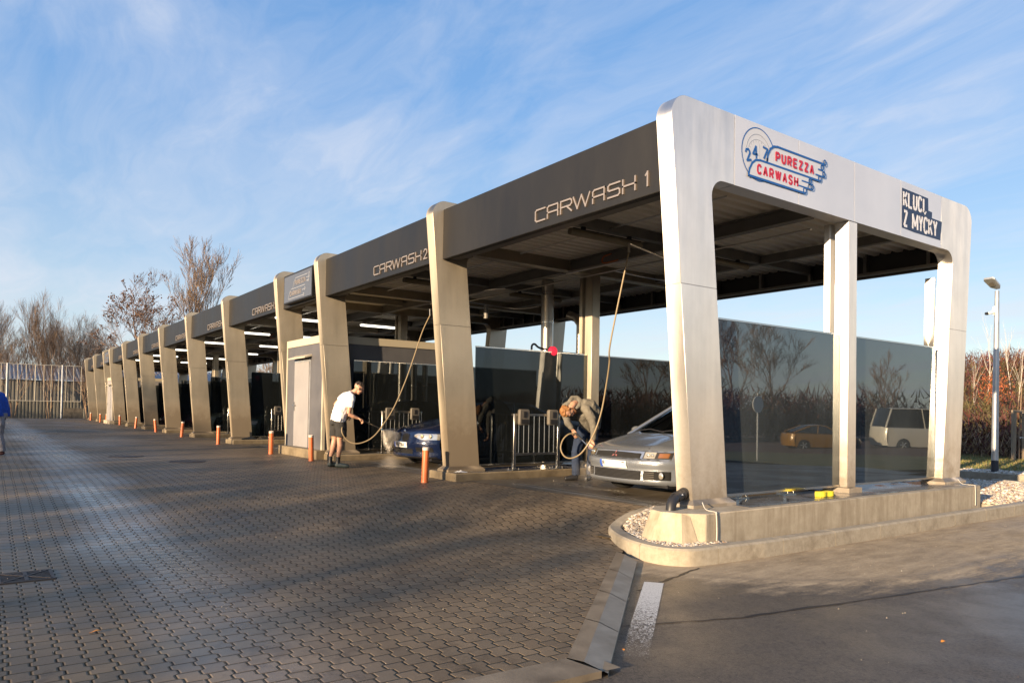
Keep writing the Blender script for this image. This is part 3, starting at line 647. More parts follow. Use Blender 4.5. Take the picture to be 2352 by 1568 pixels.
up = [(1.285, 4.30), (1.30, 4.38), (1.35, 4.46), (1.42, 4.505), (1.50, 4.518), (2.50, 4.518), (2.49, 4.28), (1.285, 4.28)]
lo = [(.925, 4.055), (.94, 4.13), (.99, 4.21), (1.06, 4.26), (1.15, 4.275), (2.22, 4.275), (2.1, 4.05), (.925, 4.05)]
mb = MB(); mb.prism(up, 'x', .0052, .008); mb.prism(lo, 'x', .0085, .0112); mb.build('banner', mat('pale banner print', (.68, .69, .71), .35, .1), LOGO, smooth=False)
mb = MB()
strokes(mb, [up[:5]+[(2.52, 4.518)]], .026, put0, .0115, .013); strokes(mb, [lo[:5]+[(2.43, 4.275)]], .026, put0, .0115, .0135)
strokes(mb, [[(.925, 4.05), (2.09, 4.05)], [(.925, 4.045), (.925, 4.07)], [(1.285, 4.28), (1.285, 4.32)]], .028, put0, .0115, .013)
for cx, cz in ((2.549, 4.541), (2.488, 4.465), (2.528, 4.382), (2.43, 4.31), (2.212, 4.228), (2.258, 4.16), (2.092, 4.087)): strokes(mb, ring(cx, cz, .030, .033, n=16), .017, put0, .0115, .0132)
strokes(mb, [[(2.40, 4.425), (2.50, 4.425)], [(2.34, 4.345), (2.52, 4.345)], [(2.03, 4.20), (2.22, 4.20)], [(1.96, 4.125), (2.25, 4.125)], [(2.52, 4.345), (2.555, 4.352)], [(2.44, 4.272), (2.46, 4.29)], [(2.09, 4.052), (2.12, 4.062)]], .02, put0, .0115, .0128)
mb.build('banner_outline', BLUE, LOGO, smooth=False)
mb = MB()
def word(mb, s, y0, y1, z0, h, th, put=put0, d0=.012, d1=.0135, gap=.28, cap=.35):
    n = len(s); tot = sum(.45 if c == 'I' else 1.35 if c in 'WM' else 1 for c in s)+gap*(n-1); u = (y1-y0)/tot; y = y0
    for c in s:
        w = u*(.45 if c == 'I' else 1.35 if c in 'WM' else 1)
        strokes(mb, glyph({'A': 'a', 'R': 'r', 'C': 'c', 'S': 's'}.get(c, c), y+th/2, z0+th/2, max(.001, w-th), h-th), th, put, d0, d1, cap); y += w+gap*u
word(mb, 'PUREZZA', 1.455, 2.295, 4.326, .13, .030, cap=.12); word(mb, 'CARWASH', 1.085, 1.945, 4.096, .13, .030, cap=.12)
mb.build('banner_lettering', RED, LOGO, smooth=False)
K2 = empty('slogan_decal', (0, 0, 0)); K2.parent = BLD
mb = MB(); mb.prism([(4.624, 4.612), (5.437, 4.60), (5.445, 4.409), (5.567, 4.404), (5.562, 4.312), (5.897, 4.307), (5.845, 4.004), (5.0, 4.0), (4.622, 4.015)], 'x', .001, .003); mb.build('backing', NAVY, K2, smooth=False)
mb = MB()
def fat(s, y0, y1, z0, h, th): word(mb, s, y0, y1, z0, h, th, d0=.0032, d1=.005, gap=.12, cap=.0)
fat('KLUCI', 4.655, 5.325, 4.335, .25, .040); fat('Z', 4.67, 4.80, 4.035, .26, .042); fat('MYCKY', 4.935, 5.745, 4.03, .265, .038)
strokes(mb, [[(5.30, 4.372), (5.335, 4.335), (5.37, 4.372)]], .02, put0, .0032, .005)
mb.build('slogan_lettering', PWHITE, K2, smooth=False)
# rear-inside banner behind frame 2
o = MB().prism([(3.95, .95), (4.0, .88), (5.7, .84), (5.75, .9), (5.75, 2.0), (5.6, 2.04), (4.6, 2.10), (4.05, 2.05), (3.95, 2.0)], 'x', -P-.34, -P-.30).build('banner_board', mat('dark banner cloth', (.03, .03, .032), .9), None, ang=.3)
tag(o, 'large dark rounded banner board standing behind the glass of the nearest bay', 'banner')
# ------------------------------------------------------------------ technical booth, boards
def booth(x0, x1, label, pale=False):
    b = empty('technical_booth', ((x0+x1)/2, -.12, 0), 0, label, 'booth'); cx = (x0+x1)/2
    def L(m): m.v = [(p[0]-cx, p[1]+.12, p[2]) for p in m.v]; return m
    y = -.12
    g = DOORG if pale else BOOTHG
    L(MB().b2((x0, y, .21), (x1, 3.0, 2.70))).build('wall', g, b)
    m = MB(); m.b2((x0-.02, y-.02, 2.70), (x1+.02, 3.0, 2.88)); bevel(L(m).build('roof_edge', CREAM, b), .006)
    m = MB(); m.b2((x0-.018, y-.018, .21), (x0+.05, y+.05, 2.699)); m.b2((x1-.05, y-.018, .21), (x1+.018, y+.05, 2.699)); L(m).build('corner_trim', CREAM, b)
    m = MB(); m.b2((x0-.1, y-.16, -.05), (x1+.05, 2.9, .209)); bevel(L(m).build('base_slab', PC if not pale else CONC, b), .01)
    dx0, dx1 = x0+.62, x0+1.62
    m = MB(); m.b2((dx0-.05, y-.010, .22), (dx0, y-.001, 2.30)); m.b2((dx1, y-.010, .22), (dx1+.05, y-.001, 2.30)); m.b2((dx0-.05, y-.010, 2.30), (dx1+.05, y-.001, 2.35)); L(m).build('door_frame', GALV, b)
    d = L(MB().b2((dx0+.004, y-.03, .225), (dx1-.004, y-.004, 2.296))).build('door', DOORG, b); bevel(d, .004)
    m = MB(); m.b2((dx0+.05, y-.045, 1.10), (dx0+.09, y-.031, 1.32)); m.tube([(dx0+.07, y-.04, 1.24), (dx0+.07, y-.085, 1.24), (dx0+.18, y-.085, 1.24)], .011, 8); L(m).build('handle', STAIN, d)
    m = MB(); m.prism([(y-.18, 2.37), (y-.18, 2.40), (y-.002, 2.47), (y-.002, 2.42)], 'x', dx0-.06, dx1+.12); L(m).build('door_canopy', CREAM, b)
    return b
booth(XS[3]+.14, XS[2]-T-.02, 'grey technical booth with a pale door between two close frames')
booth(XS[10]+.14, XS[9]-T-.02, 'far pale technical booth near the end of the canopy', True)
for k, i in enumerate((3, 10)):
    cx = (XS[i]+XS[i-1]-T)/2+.15
    s = empty('sign_board', (cx, -.3, 0), 0, ['square brushed sign board above the grey booth reading PUREZZA CARWASH', 'far small sign board above the far pale booth'][k], 'sign')
    def L(m): m.v = [(p[0]-cx, p[1]+.3, p[2]) for p in m.v]; return m
    a, b_ = cx-.98, cx+.98
    L(MB().b2((a, -.37, 3.77), (b_, FY-.004, 4.47))).build('housing', FASCIA, s)
    L(MB().b2((a+.03, -.378, 3.80), (b_-.03, -.371, 4.44))).build('face', SIGNB, s)
    m = MB(); pt = lambda u, v, d: (u, -.378-d, v)
    word(m, 'PUREZZA', cx-.16, cx+.56, 4.16, .12, .022, pt, -.001, .008, cap=.15); word(m, 'CARWASH', cx-.50, cx+.25, 3.92, .12, .022, pt, -.001, .008, cap=.15)
    L(m).build('lettering', LETTER, s, smooth=False)
    m = MB()
    strokes(m, [[(cx-.30, 4.10), (cx-.24, 4.24), (cx-.1, 4.33), (cx+.7, 4.33)], [(cx-.62, 3.86), (cx-.58, 3.98), (cx-.42, 4.09), (cx+.55, 4.09)], [(cx-.62, 3.86), (cx+.42, 3.86)], [(cx+.62, 4.25), (cx+.78, 4.25)], [(cx+.60, 4.17), (cx+.74, 4.17)], [(cx+.36, 3.99), (cx+.5, 3.99)]], .010, pt, -.001, .006)
    for q in ((cx+.80, 4.33), (cx+.79, 4.25), (cx+.75, 4.17), (cx+.53, 4.0), (cx+.45, 3.87)): strokes(m, ring(q[0], q[1], .028, .028, n=10), .01, pt, -.001, .006)
    L(m).build('emblem', LETTER if k else GREYPR, s, smooth=False)

# ------------------------------------------------------------------ mat racks
def make_rack():
    r = empty('mat_rack'); r['category'] = 'mat rack'
    for y in (0, 1.0):
        m = MB(); m.b2((-.028, y-.028, .012), (.028, y+.028, 1.0)); p = m.build('post', STAIN, r); bevel(p, .006)
        m = MB(); m.b2((-.09, y-.09, 0), (.09, y+.09, .011))
        for a in (-.065, .065):
            for b in (-.065, .065): m.lathe([(.009, .011), (.009, .04)], 8, (a, y+b, 0))
        m.build('foot_plate', STAIN, p)
    m = MB(); m.b2((-.022, -.05, .96), (.022, 1.05, 1.0)); m.v = [(p[0], p[1], p[2]+.001) for p in m.v]; m.build('top_rail', STAIN2, r)
    MB().b2((-.02, .03, .26), (.02, .97, .30)).build('lower_rail', STAIN2, r)
    for y in (.10, .21, .32, .44, .56, .68, .79, .90): MB().tube([(0, y, .30), (0, y, .96)], .0085, 7).build('rod', STAIN, r)
    for y in (.16, .82):
        m = MB(); m.prism([(y-.10, .80), (y+.10, .80), (y+.11, .83), (y+.11, 1.05), (y+.09, 1.08), (y-.09, 1.08), (y-.11, 1.05), (y-.11, .83)], 'x', .024, .10); c = m.build('mat_clamp', GREYP, r, ang=.3); bevel(c, .012)
        m = MB(); m.b2((.1005, y-.08, .82), (.108, y+.08, .90)); m.b2((.1005, y-.03, .93), (.112, y+.03, 1.04)); m.build('clamp_roller', BLACK, c)
    return r
RACKS = [(0, -.34, 1.27, 0, pi, 'stainless mat rack seen through the glass of the nearest end frame'), (1, .22, 1.18, .13, 0, 'stainless mat rack beside the bending man, in front of dark glass'), (2, .22, 1.16, .13, 0, 'stainless mat rack behind the front of the blue car'), (4, .22, 1.15, .13, 0, 'mat rack to the left of the grey booth')]+[(i, .22, 1.15, .13, 0, 'distant mat rack in the %s' % t) for i, t in ((5, 'bay behind the far pale green car'), (6, 'next farther bay with a dark car'))]
rk = make_rack()
for n, (i, dx, y, z, rz, lab) in enumerate(RACKS):
    o = rk if n == 0 else copy_tree(rk); o.location = (XS[i]+dx, y if rz == 0 else y+1.0, .135); o.rotation_euler = (0, 0, rz); tag(o, lab, 'mat rack', 'mat racks in the wash bays')

# ------------------------------------------------------------------ bollards
BP = [(975, 1107), (715, 1058), (622, 1042), (501, 1020), (417, 1003), (358, 992), (311, 983), (275, 976), (244, 971), (230, 969), (208, 965)]
def make_bollard():
    r = empty('bollard')
    m = MB(); m.lathe([(.0595, 0), (.0565, .03), (.0555, .05), (.0555, .53)], 20); m.build('pipe', ORANGE, r)
    m = MB(); m.lathe([(.057, .53), (.057, .575), (.050, .58), (.048, .572)], 20); m.build('rim', LTCAP, r)
    return r
bo = make_bollard()
BL = ['orange pipe bollard nearest the camera, in front of the blue car', 'orange pipe bollard at the right end of the grey booth, beside the man in white', 'orange pipe bollard at the left foot of the grey booth', 'orange pipe bollard in front of the fifth frame, next left of the booth bollards', 'orange bollard fifth from the camera along the bays', 'orange bollard sixth from the camera along the bays', 'orange bollard seventh from the camera along the bays', 'orange bollard eighth from the camera along the bays', 'orange bollard just right of the far pale booth', 'orange bollard just left of the far pale booth', 'farthest orange bollard at the end of the row']
for k, (px, py) in enumerate(BP):
    o = bo if k == 0 else copy_tree(bo); p = onz(px, py, 0); p = onz(px, py, gz(p.x, p.y)); p = onz(px, py, gz(p.x, p.y))
    o.location = (p.x, p.y, gz(p.x, p.y)-.003); rd = random.Random(k); o.rotation_euler = (rd.uniform(-.015, .03)+(.05 if k > 3 else 0), rd.uniform(-.01, .04)+(.05 if k > 3 else .0), rd.uniform(0, 6)); tag(o, BL[k], 'bollard', 'orange pipe bollards along the wash bays')

# ------------------------------------------------------------------ drains, manholes, litter
def grate(name, loc, dx, dy, lab, rz=0., cross=False):
    r = empty(name, loc, rz, lab, 'drain')
    m = MB(); t = .025
    m.b2((-dx/2, -dy/2, -.03), (dx/2, -dy/2+t, .004)); m.b2((-dx/2, dy/2-t, -.03), (dx/2, dy/2, .004)); m.b2((-dx/2, -dy/2+t, -.03), (-dx/2+t, dy/2-t, .004)); m.b2((dx/2-t, -dy/2+t, -.03), (dx/2, dy/2-t, .004)); m.build('frame', STAIN2 if not cross else mat('cast iron', (.07, .055, .045), .6, .5), r)
    m = MB(); m.b2((-dx/2+t, -dy/2+t, -.028), (dx/2-t, dy/2-t, .0005 if cross else .0)); m.build('pit', mat('dark pit', (.008, .007, .006), .9), r)
    m = MB()
    if cross:
        for k in range(7):
            x = -dx/2+t+(k+.5)*(dx-2*t)/7; m.b2((x-.010, -dy/2+t, .001), (x+.010, dy/2-t, .0035))
        m.b2((-dx/2+t, -.014, .0036), (dx/2-t, .014, .006))
        for s in (-1, 1): m.box((0, 0, .005), (sqrt(dx*dx+dy*dy)-.08, .02, .004), s*math.atan2(dy, dx))
    else:
        n = int(dx/.04)
        for k in range(n): x = -dx/2+t+(k+.5)*(dx-2*t)/n; m.b2((x-.009, -dy/2+t, .0005), (x+.009, dy/2-t, .003))
    m.build('bars', STEELD if not cross else mat('cast iron', (.07, .055, .045), .6, .5), r)
    return r
for i in (0, 1, 3, 4, 5):
    grate('drain_channel', ((XS[i]+XS[i+1])/2-.05, [.62, .55][min(i, 1)], .004), 3.0, .19, {0: 'long slotted drain channel in front of the silver car', 1: 'long slotted drain channel under the nose of the blue car', 3: 'drain channel in the bay left of the grey booth', 4: 'drain channel in front of the pale green car', 5: 'drain channel in the bay beyond the pale green car'}[i])
g = grate('gully_grate', (-1.98, -6.12, gz(-1.98, -6.12)+.006), .42, .40, 'rusty square gully grate sunk in the pavers at the lower left', .02, True)
for k, (px, py) in enumerate(((290, 1050), (430, 1062))):
    p = onz(px, py, -.02); r = empty('manhole_cover', (p.x, p.y, gz(p.x, p.y)+.004), 0, ['flat dark manhole cover in the paving, farther and left', 'round brown manhole cover in the paving, nearer the booth'][k], 'manhole cover')
    m = MB(); m.lathe([(.36, 0), (.36, .006), (.33, .006), (.33, .003), (.001, .003)], 28); m.build('lid', mat('cast iron', (.07, .055, .045), .6, .5), r)
    m = MB()
    for q in range(-3, 4): h = sqrt(.30**2-(q*.08)**2); m.b2((-h, q*.08-.012, .0035), (h, q*.08+.012, .007))
    m.build('tread_ribs', mat('cast iron', (.07, .055, .045), .6, .5), r)
# sponge, cloth, pipe elbow, cable, leaf
m = MB(); pr = []
for k in range(25):
    t = k/24; x = -.15+.30*t; w = .06-.016*math.exp(-((t-.5)/.16)**2); e = min(1., sqrt(max(0, 1-(abs(t-.5)*2)**10))); w *= max(.75, e); pr.append((x, w))
poly = [(x, w) for x, w in pr]+[(x, -w) for x, w in reversed(pr)]
m.prism([(p[1], p[0]) for p in poly], 'z', 0, .065); o = m.build('sponge', SPONGE, None, ang=1.); bevel(o, .014, 3); o.location = (.10, 2.45, .136); tag(o, 'yellow dog-bone car sponge left on the wet plinth', 'sponge')
m = MB(); rd = random.Random(4)
m.grid([[(i*.02-.11, j*.02-.06, .012+.028*rd.random()*(1-abs(i-5.5)/6)*(1-abs(j-3)/4)*1.6) for j in range(7)] for i in range(12)]); o = m.build('crumpled_tissue', mat('white tissue', (.75, .74, .72), .9), None, ang=3, flip=False); o.location = (-5.05, .09, .127); o.rotation_euler = (0, 0, .7); tag(o, 'crumpled white tissue on the plinth at the foot of the second frame', 'tissue')
m = MB(); pp = [(-.12, .05, .29), (-.105, -.02, .285), (-.07, -.15, .265), (-.04, -.25, .25), (-.012, -.32, .225), (-.002, -.352, .185), (0, -.36, .12)]
m.tube(pp, .056, 18); e = m.build('elbow', BLACK, empty('drain_pipe_elbow', (0, 0, 0), 0, 'black plastic pipe elbow leaving the foot of the nearest leg', 'pipe'))
m = MB(); m.tube([(-.088, -.08, .275), (-.082, -.11, .270)], .063, 18); m.tube([(-.05, -.215, .256), (-.043, -.245, .250)], .062, 18); m.tube([(-.106, -.02, .286), (-.101, -.045, .282)], .066, 18); m.build('collar', BLACK, e.parent)
MB().box((-.02, -.17, .29), (.03, .04, .004), rot=Matrix.Rotation(.7, 3, 'Y')).build('label_tag', WHITE, e.parent)
for k, (y, lab) in enumerate(((-.12, 'thin white cable running down the near end of the plinth wall'), (6.1, 'thin white cable running down the far end of the plinth wall'))):
    m = MB(); m.tube(catmull([(.10, y+.16, .20), (.2, y+.1, .138), (.39, y+.02, .139), (.418, y, .12), (.420, y+.01, -.05), (.421, y+.005, -.17)], 6), .0055, 7); tag(m.build('cable', mat('grey white cable sheath', (.50, .48, .44), .6), None), lab, 'cable')
def leaf(loc, rz, s, lab):
    m = MB(); pts = [[(-.5+i/8, (.26*sin(pi*min(1, (i/8)**.8)))*j, .03*abs(j)+.10*sin(i*.6)) for j in (-1, 0, 1)] for i in range(9)]
    m.grid([[(p[0]*s, p[1]*s, p[2]*s) for p in r] for r in pts]); o = m.build('leaf', LEAFM, None, flip=False); o.location = loc; o.rotation_euler = (0, 0, rz); tag(o, lab, 'leaf')
for (px, py, s, lab) in ((2166, 1473, .05, 'small yellow leaf alone on the dark asphalt at the right'), (218, 1451, .07, 'brown curled leaf on the pavers at the lower left'), (1432, 1492, .03, 'tiny brown leaf beside the worn white road line')):
    p = onz(px, py, -.31); z = -.324 if p.x > 2.2 else gz(p.x, p.y)+.004; p = onz(px, py, z); leaf((p.x, p.y, z+.004), px, s, lab)

# red lamps, ducts, bent hose
for n, (x, lab) in enumerate(((XS[1]-.16, 'red round lamp above the glass behind the bending man'), (XS[4]-.16, 'red round lamp at the frame left of the grey booth'), (XS[5]-.16, 'smaller red round lamp one bay farther away'))):
    r = empty('red_lamp', (x, 2.34, 0), 0, lab, 'lamp', 'red round lamps over the partitions')
    m = MB(); m.lathe([(.001, .055), (.07, .05), (.092, .03), (.095, 0), (.095, -.02)], 20, (0, 0, 2.33), 'x'); m.build('lens', REDL, r)
    m = MB(); m.lathe([(.10, -.021), (.10, -.05), (.03, -.07)], 20, (0, 0, 2.33), 'x'); m.tube([(-.05, 0, 2.33), (-.05, .3, 2.33), (-.05, .86, 2.33)], .012, 6); m.build('housing', BLACK, r)
m = MB()
m.tube(catmull([at(1221, 803, 14.3), at(1222, 793, 14.3), at(1228, 790, 14.3), at(1236, 797, 14.3), at(1247, 801, 14.3), at(1256, 803, 14.3), at(1262, 815, 14.3)], 6), .02, 8)
tag(m.build('bent_hose', BHOSE, None), 'short black hose looping above the glass left of the red lamp', 'hose')
r = empty('exhaust_ducts', (-7.2, 3.9, 0), 0, 'pair of stainless vertical ducts rising behind the glass of the second bay', 'duct')
def duct(cx, cy, rad, z0, z1, bend=None):
    m = MB(); pts = [(cx, cy, z0), (cx, cy, z1)] if not bend else [(cx, cy, z0), (cx, cy, z1-.25), (cx+bend*.12, cy+bend*.02, z1-.08), (cx+bend*.35, cy+bend*.05, z1)]
    m.tube(pts, rad, 18); o = m.build('duct', STAIN2, r); m = MB()
    z = z0+.45
    while z < z1-.3: m.tube([(cx, cy, z), (cx, cy, z+.03)], rad+.008, 18); z += .62
    m.build('duct_clamp', STAIN, o)
duct(0, 0, .135, .2, 4.07); duct(.42, .62, .10, .2, 3.35, -1.); duct(.42, 1.0, .085, .2, 3.2)
r.location = (-7.2, 3.6, 0)

# ------------------------------------------------------------------ hoses on ceiling booms
def hose(name, pts, lab, rad=.0125):
    m = MB(); m.tube(catmull(pts, 10), rad, 8); return tag(m.build(name, HOSE, None), lab, 'hose')
def boom(base, tip, lab):
    r = empty('wash_boom', base, 0, lab, 'boom'); b = Vector(base); t = Vector(tip)-b
    m = MB(); m.lathe([(.05, -.10), (.05, .18)], 12); m.build('swivel', STEELD, r); m = MB(); m.tube([(0, 0, -.05), t+Vector((0, 0, .02))], .018, 8); m.tube([t+Vector((0, 0, .02)), t+Vector((.01, 0, -.12))], .02, 8); m.build('arm', STAIN2, r)
b1 = at(1444, 562, 11.3); boom((b1.x-.2, b1.y+1.1, b1.z), b1, 'ceiling boom holding the hose of the nearest bay')
b2 = at(988, 712, 15.2); boom((b2.x+.3, b2.y+1.2, b2.z), b2, 'ceiling boom holding the hose of the second bay')

# ------------------------------------------------------------------ cars
def superc(u): return abs(u)
class Car:
    def __init__(s, name, loc, rz, paint, label, spec, cat='car'):
        s.S = spec; s.r = empty(name, loc, rz, label, cat); s.paint = paint
        s.W, s.L = spec['W']/2, spec['L']; s.body(); s.cabin(); s.wheels()
    def plan(s, x): u = min(1., abs(x)/s.W); return s.S['plan']*(u**2.3*.55+u**7*.45)
    def prof(s, z):
        pr = s.S['nose']
        if z <= pr[0][0]: return pr[0][1]
        for (a, b), (c, d) in zip(pr, pr[1:]):
            if z <= c: t = (z-a)/(c-a); t = t*t*(3-2*t)*.4+t*.6; return b+(d-b)*t
        return pr[-1][1]
    def front(s, x, z, off=0.): return (x, s.plan(x)+s.prof(z)-off, z)
    def top(s, x, y):   # deck height at centreline y minus crown
        pr = s.S['deck']; z = pr[-1][1]
        for (a, b), (c, d) in zip(pr, pr[1:]):
            if y <= c: t = max(0, (y-a)/(c-a)); z = b+(d-b)*t; break
        u = abs(x)/s.W; cr = s.S.get('crown', .05)*sm(y/.5); rise = s.S.get('ridge', .018)*math.exp(-((u-.62)/.10)**2)*sm(y/.6)
        return z-cr*(u**2.2)-.05*u**9*sm(y/.3)+rise
    def body(s):
        W, L, S = s.W, s.L, s.S; us = [0, .15, .3, .45, .56, .62, .7, .8, .88, .94, .98, 1.]; xs = [-u*W for u in reversed(us[1:])]+[u*W for u in us]
        z0, z1 = .19, S['z1']; zs = [z0+(z1-z0)*k/16 for k in range(17)]
        mb = MB(); mb.grid([[s.front(x, z) for x in xs] for z in zs])
        n = 56; rear = lambda x: L-s.plan(x)*.8
        def st(x, k): y0 = s.plan(x)+s.prof(z1); return y0+(rear(x)-y0)*(k/n)
        mb.grid([[(x, st(x, k), s.top(x, st(x, k)) if k else z1) for x in xs] for k in range(n+1)])
        for sg in (-1, 1):
            g = []
            for k in range(n+1):
                y = st(sg*W, k); zt = s.top(W, y) if k else z1; zb = .20
                for wy in S['wheels']:
                    d = abs(y-wy)
                    if d < S['arch']: zb = max(zb, .30+sqrt(S['arch']**2-d*d)-.02)
                zb = min(zb, zt-.05); col = []
                for q in range(9):
                    t = q/8; z = zb+(zt-zb)*t; col.append((sg*(W+.035*sin(pi*min(1, (z-.2)/(zt-.15)))*sm(k/6)*sm((n-k)/6)), y, z))
                g.append(col)
            mb.grid(g)
        zt = [s.top(x, rear(x)) for x in xs]; mb.grid([[(x, rear(x)+.06*sin(pi*q/8), .25+(z-.25)*q/8) for x, z in zip(xs, zt)] for q in range(9)])
        o = mb.build('body', s.paint, s.r, weld=True, ang=.7); s.b = o
        m = MB(); m.b2((-W+.06, s.S['plan']+.35, .16), (W-.06, L-.4, .30)); m.b2((-W+.10, .30, .16), (W-.10, s.S['plan']+.35, .24)); m.b2((-W+.25, .9, .3), (W-.25, L-.8, .6)); m.build('underbody', BLACK, s.r)
    def patch(s, name, x0, x1, zlo, zhi, m, off=.006, parent=None, nx=14, nz=6, thick=.02):
        # panel that follows the curved front between heights zlo(x) and zhi(x)
        f = lambda v, x: v(x) if callable(v) else v
        G = [[s.front(x0+(x1-x0)*i/nx, f(zlo, x0+(x1-x0)*i/nx)+(f(zhi, x0+(x1-x0)*i/nx)-f(zlo, x0+(x1-x0)*i/nx))*k/nz, off) for i in range(nx+1)] for k in range(nz+1)]
        mb = MB(); mb.grid(G); a = G[0]+[r[-1] for r in G[1:]]+G[-1][::-1][1:]+[r[0] for r in G[::-1][1:-1]]
        mb.add(a+[(p[0], p[1]+thick, p[2]) for p in a], [(i, (i+1) % len(a), (i+1) % len(a)+len(a), i+len(a)) for i in range(len(a))])
        return mb.build(name, m, parent or s.r, weld=True, ang=.8)
    def cabin(s):
        W, S = s.W, s.S; (ya, za), (yb, zb_), (yc, zc), (yd, zd) = S['cabin']; tw = S.get('tumble', .78)
        def sec(y, z, w):
            out = []
            for k in range(13):
                u = -1+2*k/12; out.append((u*w, y+(.10*abs(u)**2.4 if y < 2.2 else -.10*abs(u)**2.4), z-.05*abs(u)**3))
            return out
        base = [sec(ya, za, W*.90), sec(yd, zd, W*.88)]; up = [sec(yb, zb_, W*tw), sec(yc, zc, W*tw)]
        mb = MB(); lerp = lambda A, B, t: [tuple(a+(b-a)*t for a, b in zip(p, q)) for p, q in zip(A, B)]
        mb.grid([lerp(base[0], up[0], t/5) for t in range(6)]); g = mb.build('windscreen', s.S.get('glass', CARGLASS), s.r, ang=.9)
        if S.get('lightweight') is None:
            m = MB(); a, b = Vector((-.5, ya+.02, za+.02)), Vector((.05, ya+.01, za+.01)); m.tube([a, a.lerp(b, .5)+Vector((0, -.01, .035)), b], .008, 6); m.tube([(.02, ya+.02, za+.02), (.3, ya+.02, za+.05), (.6, ya+.06, za+.02)], .008, 6); m.build('wiper', BLACK, s.r)
        MB().grid([lerp(base[1], up[1], t/5) for t in range(6)]).build('rear_window', s.S.get('glass', CARGLASS), s.r, ang=.9)
        mb = MB(); R = []
        for t in range(7):
            A = lerp(up[0], up[1], t/6); h = S.get('arch_roof', .05)*sin(pi*t/6); R.append([(p[0], p[1], p[2]+h) for p in A])
        mb.grid(R); mb.grid([[(p[0], p[1], p[2]-.035) for p in r] for r in R])
        mb.build('roof', s.paint, s.r, ang=.9)
        for sg in (0, 12):
            q = [base[0][sg], base[1][sg], up[1][sg], up[0][sg]]
            top = [r[sg] for r in R]
            nb = 7; bb = [tuple(base[0][sg][c]+(base[1][sg][c]-base[0][sg][c])*k/(nb-1) for c in range(3)) for k in range(nb)]
            MB().grid([bb, [tuple((a+b)/2 for a, b in zip(p, w)) for p, w in zip(bb, top)], top]).build('side_window', s.S.get('glass', CARGLASS), s.r, ang=.9)
            m = MB(); sx = 1 if sg else -1
            m.tube([base[0][sg], lerp([base[0][sg]], [up[0][sg]], .5)[0], up[0][sg]], .032, 8); m.tube([up[0][sg]]+top[1:-1]+[up[1][sg]], .028, 8); m.tube([up[1][sg], base[1][sg]], .055, 8)
            mid = .52; a = bb[3]; b = top[3]; m.tube([a, b], .03, 8); m.build('pillar', s.paint, s.r)
            # mirrors
            m = MB(); p = Vector(base[0][sg])+Vector((sx*.13, .30, .06)); m.ball(p, .1, 12, 8, (1., .55, .68)); mr = m.build('mirror', s.paint, s.r, ang=2); m = MB(); m.tube([p, Vector(base[0][sg])+Vector((0, .32, -.03))], .025, 8); m.build('mirror_arm', BLACK, mr)
        m = MB(); m.b2((-W*.75, ya+.75, .5), (W*.75, yd-.45, za-.10)); m.build('interior', BLACK, s.r)
        m = MB()
        for sx in (-.36, .36): m.b2((sx-.23, yb+.35, .5), (sx+.23, yb+.5, za+.22)); m.b2((sx-.11, yb+.36, za+.22), (sx+.11, yb+.44, za+.38))
        m.build('seat', BLACK, s.r)
    def wheels(s):
        for wy in s.S['wheels']:
            for sg in (-1, 1):
                c = (sg*(s.W-.10), wy, .305); w = empty('wheel', c); w.parent = s.r
                m = MB(); m.lathe([(.19, -.095), (.28, -.10), (.302, -.08), (.305, 0), (.302, .08), (.28, .10), (.19, .095)], 26, (0, 0, 0), 'x'); m.build('tyre', RUBBER, w)
                m = MB(); m.lathe([(.001, sg*.07), (.06, sg*.075), (.06, sg*.05), (.185, sg*.03), (.2, sg*.095), (.205, sg*.085)], 24, (0, 0, 0), 'x')
                for k in range(5):
                    a = 2*pi*k/5; m.tube([(sg*.085, .03*cos(a), .03*sin(a)), (sg*.09, .19*cos(a), .19*sin(a))], .028, 6)
                m.build('rim', GALV, w)
def paint(name, col, met=.5, rough=.22):
    def f(nt, b):
        n = noise(nt, 55, 3, .7); w = noise(nt, 140, 2, .5)
        bump(nt, b, mth(nt, 'GREATER_THAN', w, .60), .25, .002); b.inputs['Coat Weight'].default_value = .6; b.inputs['Coat Roughness'].default_value = .08
    return mat(name, col, rough, met, .5, build=f)
HL = mat('headlight reflector', (.80, .66, .42), .25, .8, coat=1.)
HLG = mat('clear lamp lens', (.70, .66, .58), .10, .75, coat=1.)
AMB = mat('amber lamp lens', (.30, .13, .05), .12, .3, coat=1.)
GRL = mat('dark grille', (.012, .012, .013), .75, spec=.2)
PLATE = mat('number plate', (.62, .62, .62), .4)
EUB = mat('plate band', (.02, .08, .42), .4)
def ptxt(s, parent, txt, x0, z0, h, w, gap=.018, th=.012):
    mb = MB(); x = x0
    for c in txt:
        if c != ' ':
            def put(u, v, d): p = s.front(u, v, .019+d); return p
            strokes(mb, glyph(c, x, z0, w, h), th, put, 0, .0012)
        x += (w+gap) if c != ' ' else w*.6
    mb.build('plate_lettering', BLACK, parent, smooth=False)
silver = Car('silver_sedan', (-2.13, .80, 0), 0, paint('wet silver paint', (.40, .44, .50), .72, .24), 'wet silver sedan being washed in the nearest bay, nose towards the yard', dict(W=1.72, L=4.62, plan=.40, z1=.672,
    nose=[(.19, .10), (.23, .02), (.30, .03), (.42, .03), (.46, .0), (.53, .0), (.548, .035), (.64, .085), (.672, .115)],
    deck=[(0, .672), (.2, .705), (.6, .80), (1.0, .885), (1.28, .91), (3.7, .98), (4.3, .97), (4.62, .93)], crown=.055, ridge=.028, wheels=(.98, 3.60), arch=.345, cabin=((.98, .89), (1.88, 1.335), (3.05, 1.345), (3.85, 1.0)), glass=CARGLASS))
s = silver
g = s.patch('grille', -.44, .44, lambda x: .556+.0*x, lambda x: .635-.02*(x/.5)**2, GRL, .004)
m = MB()
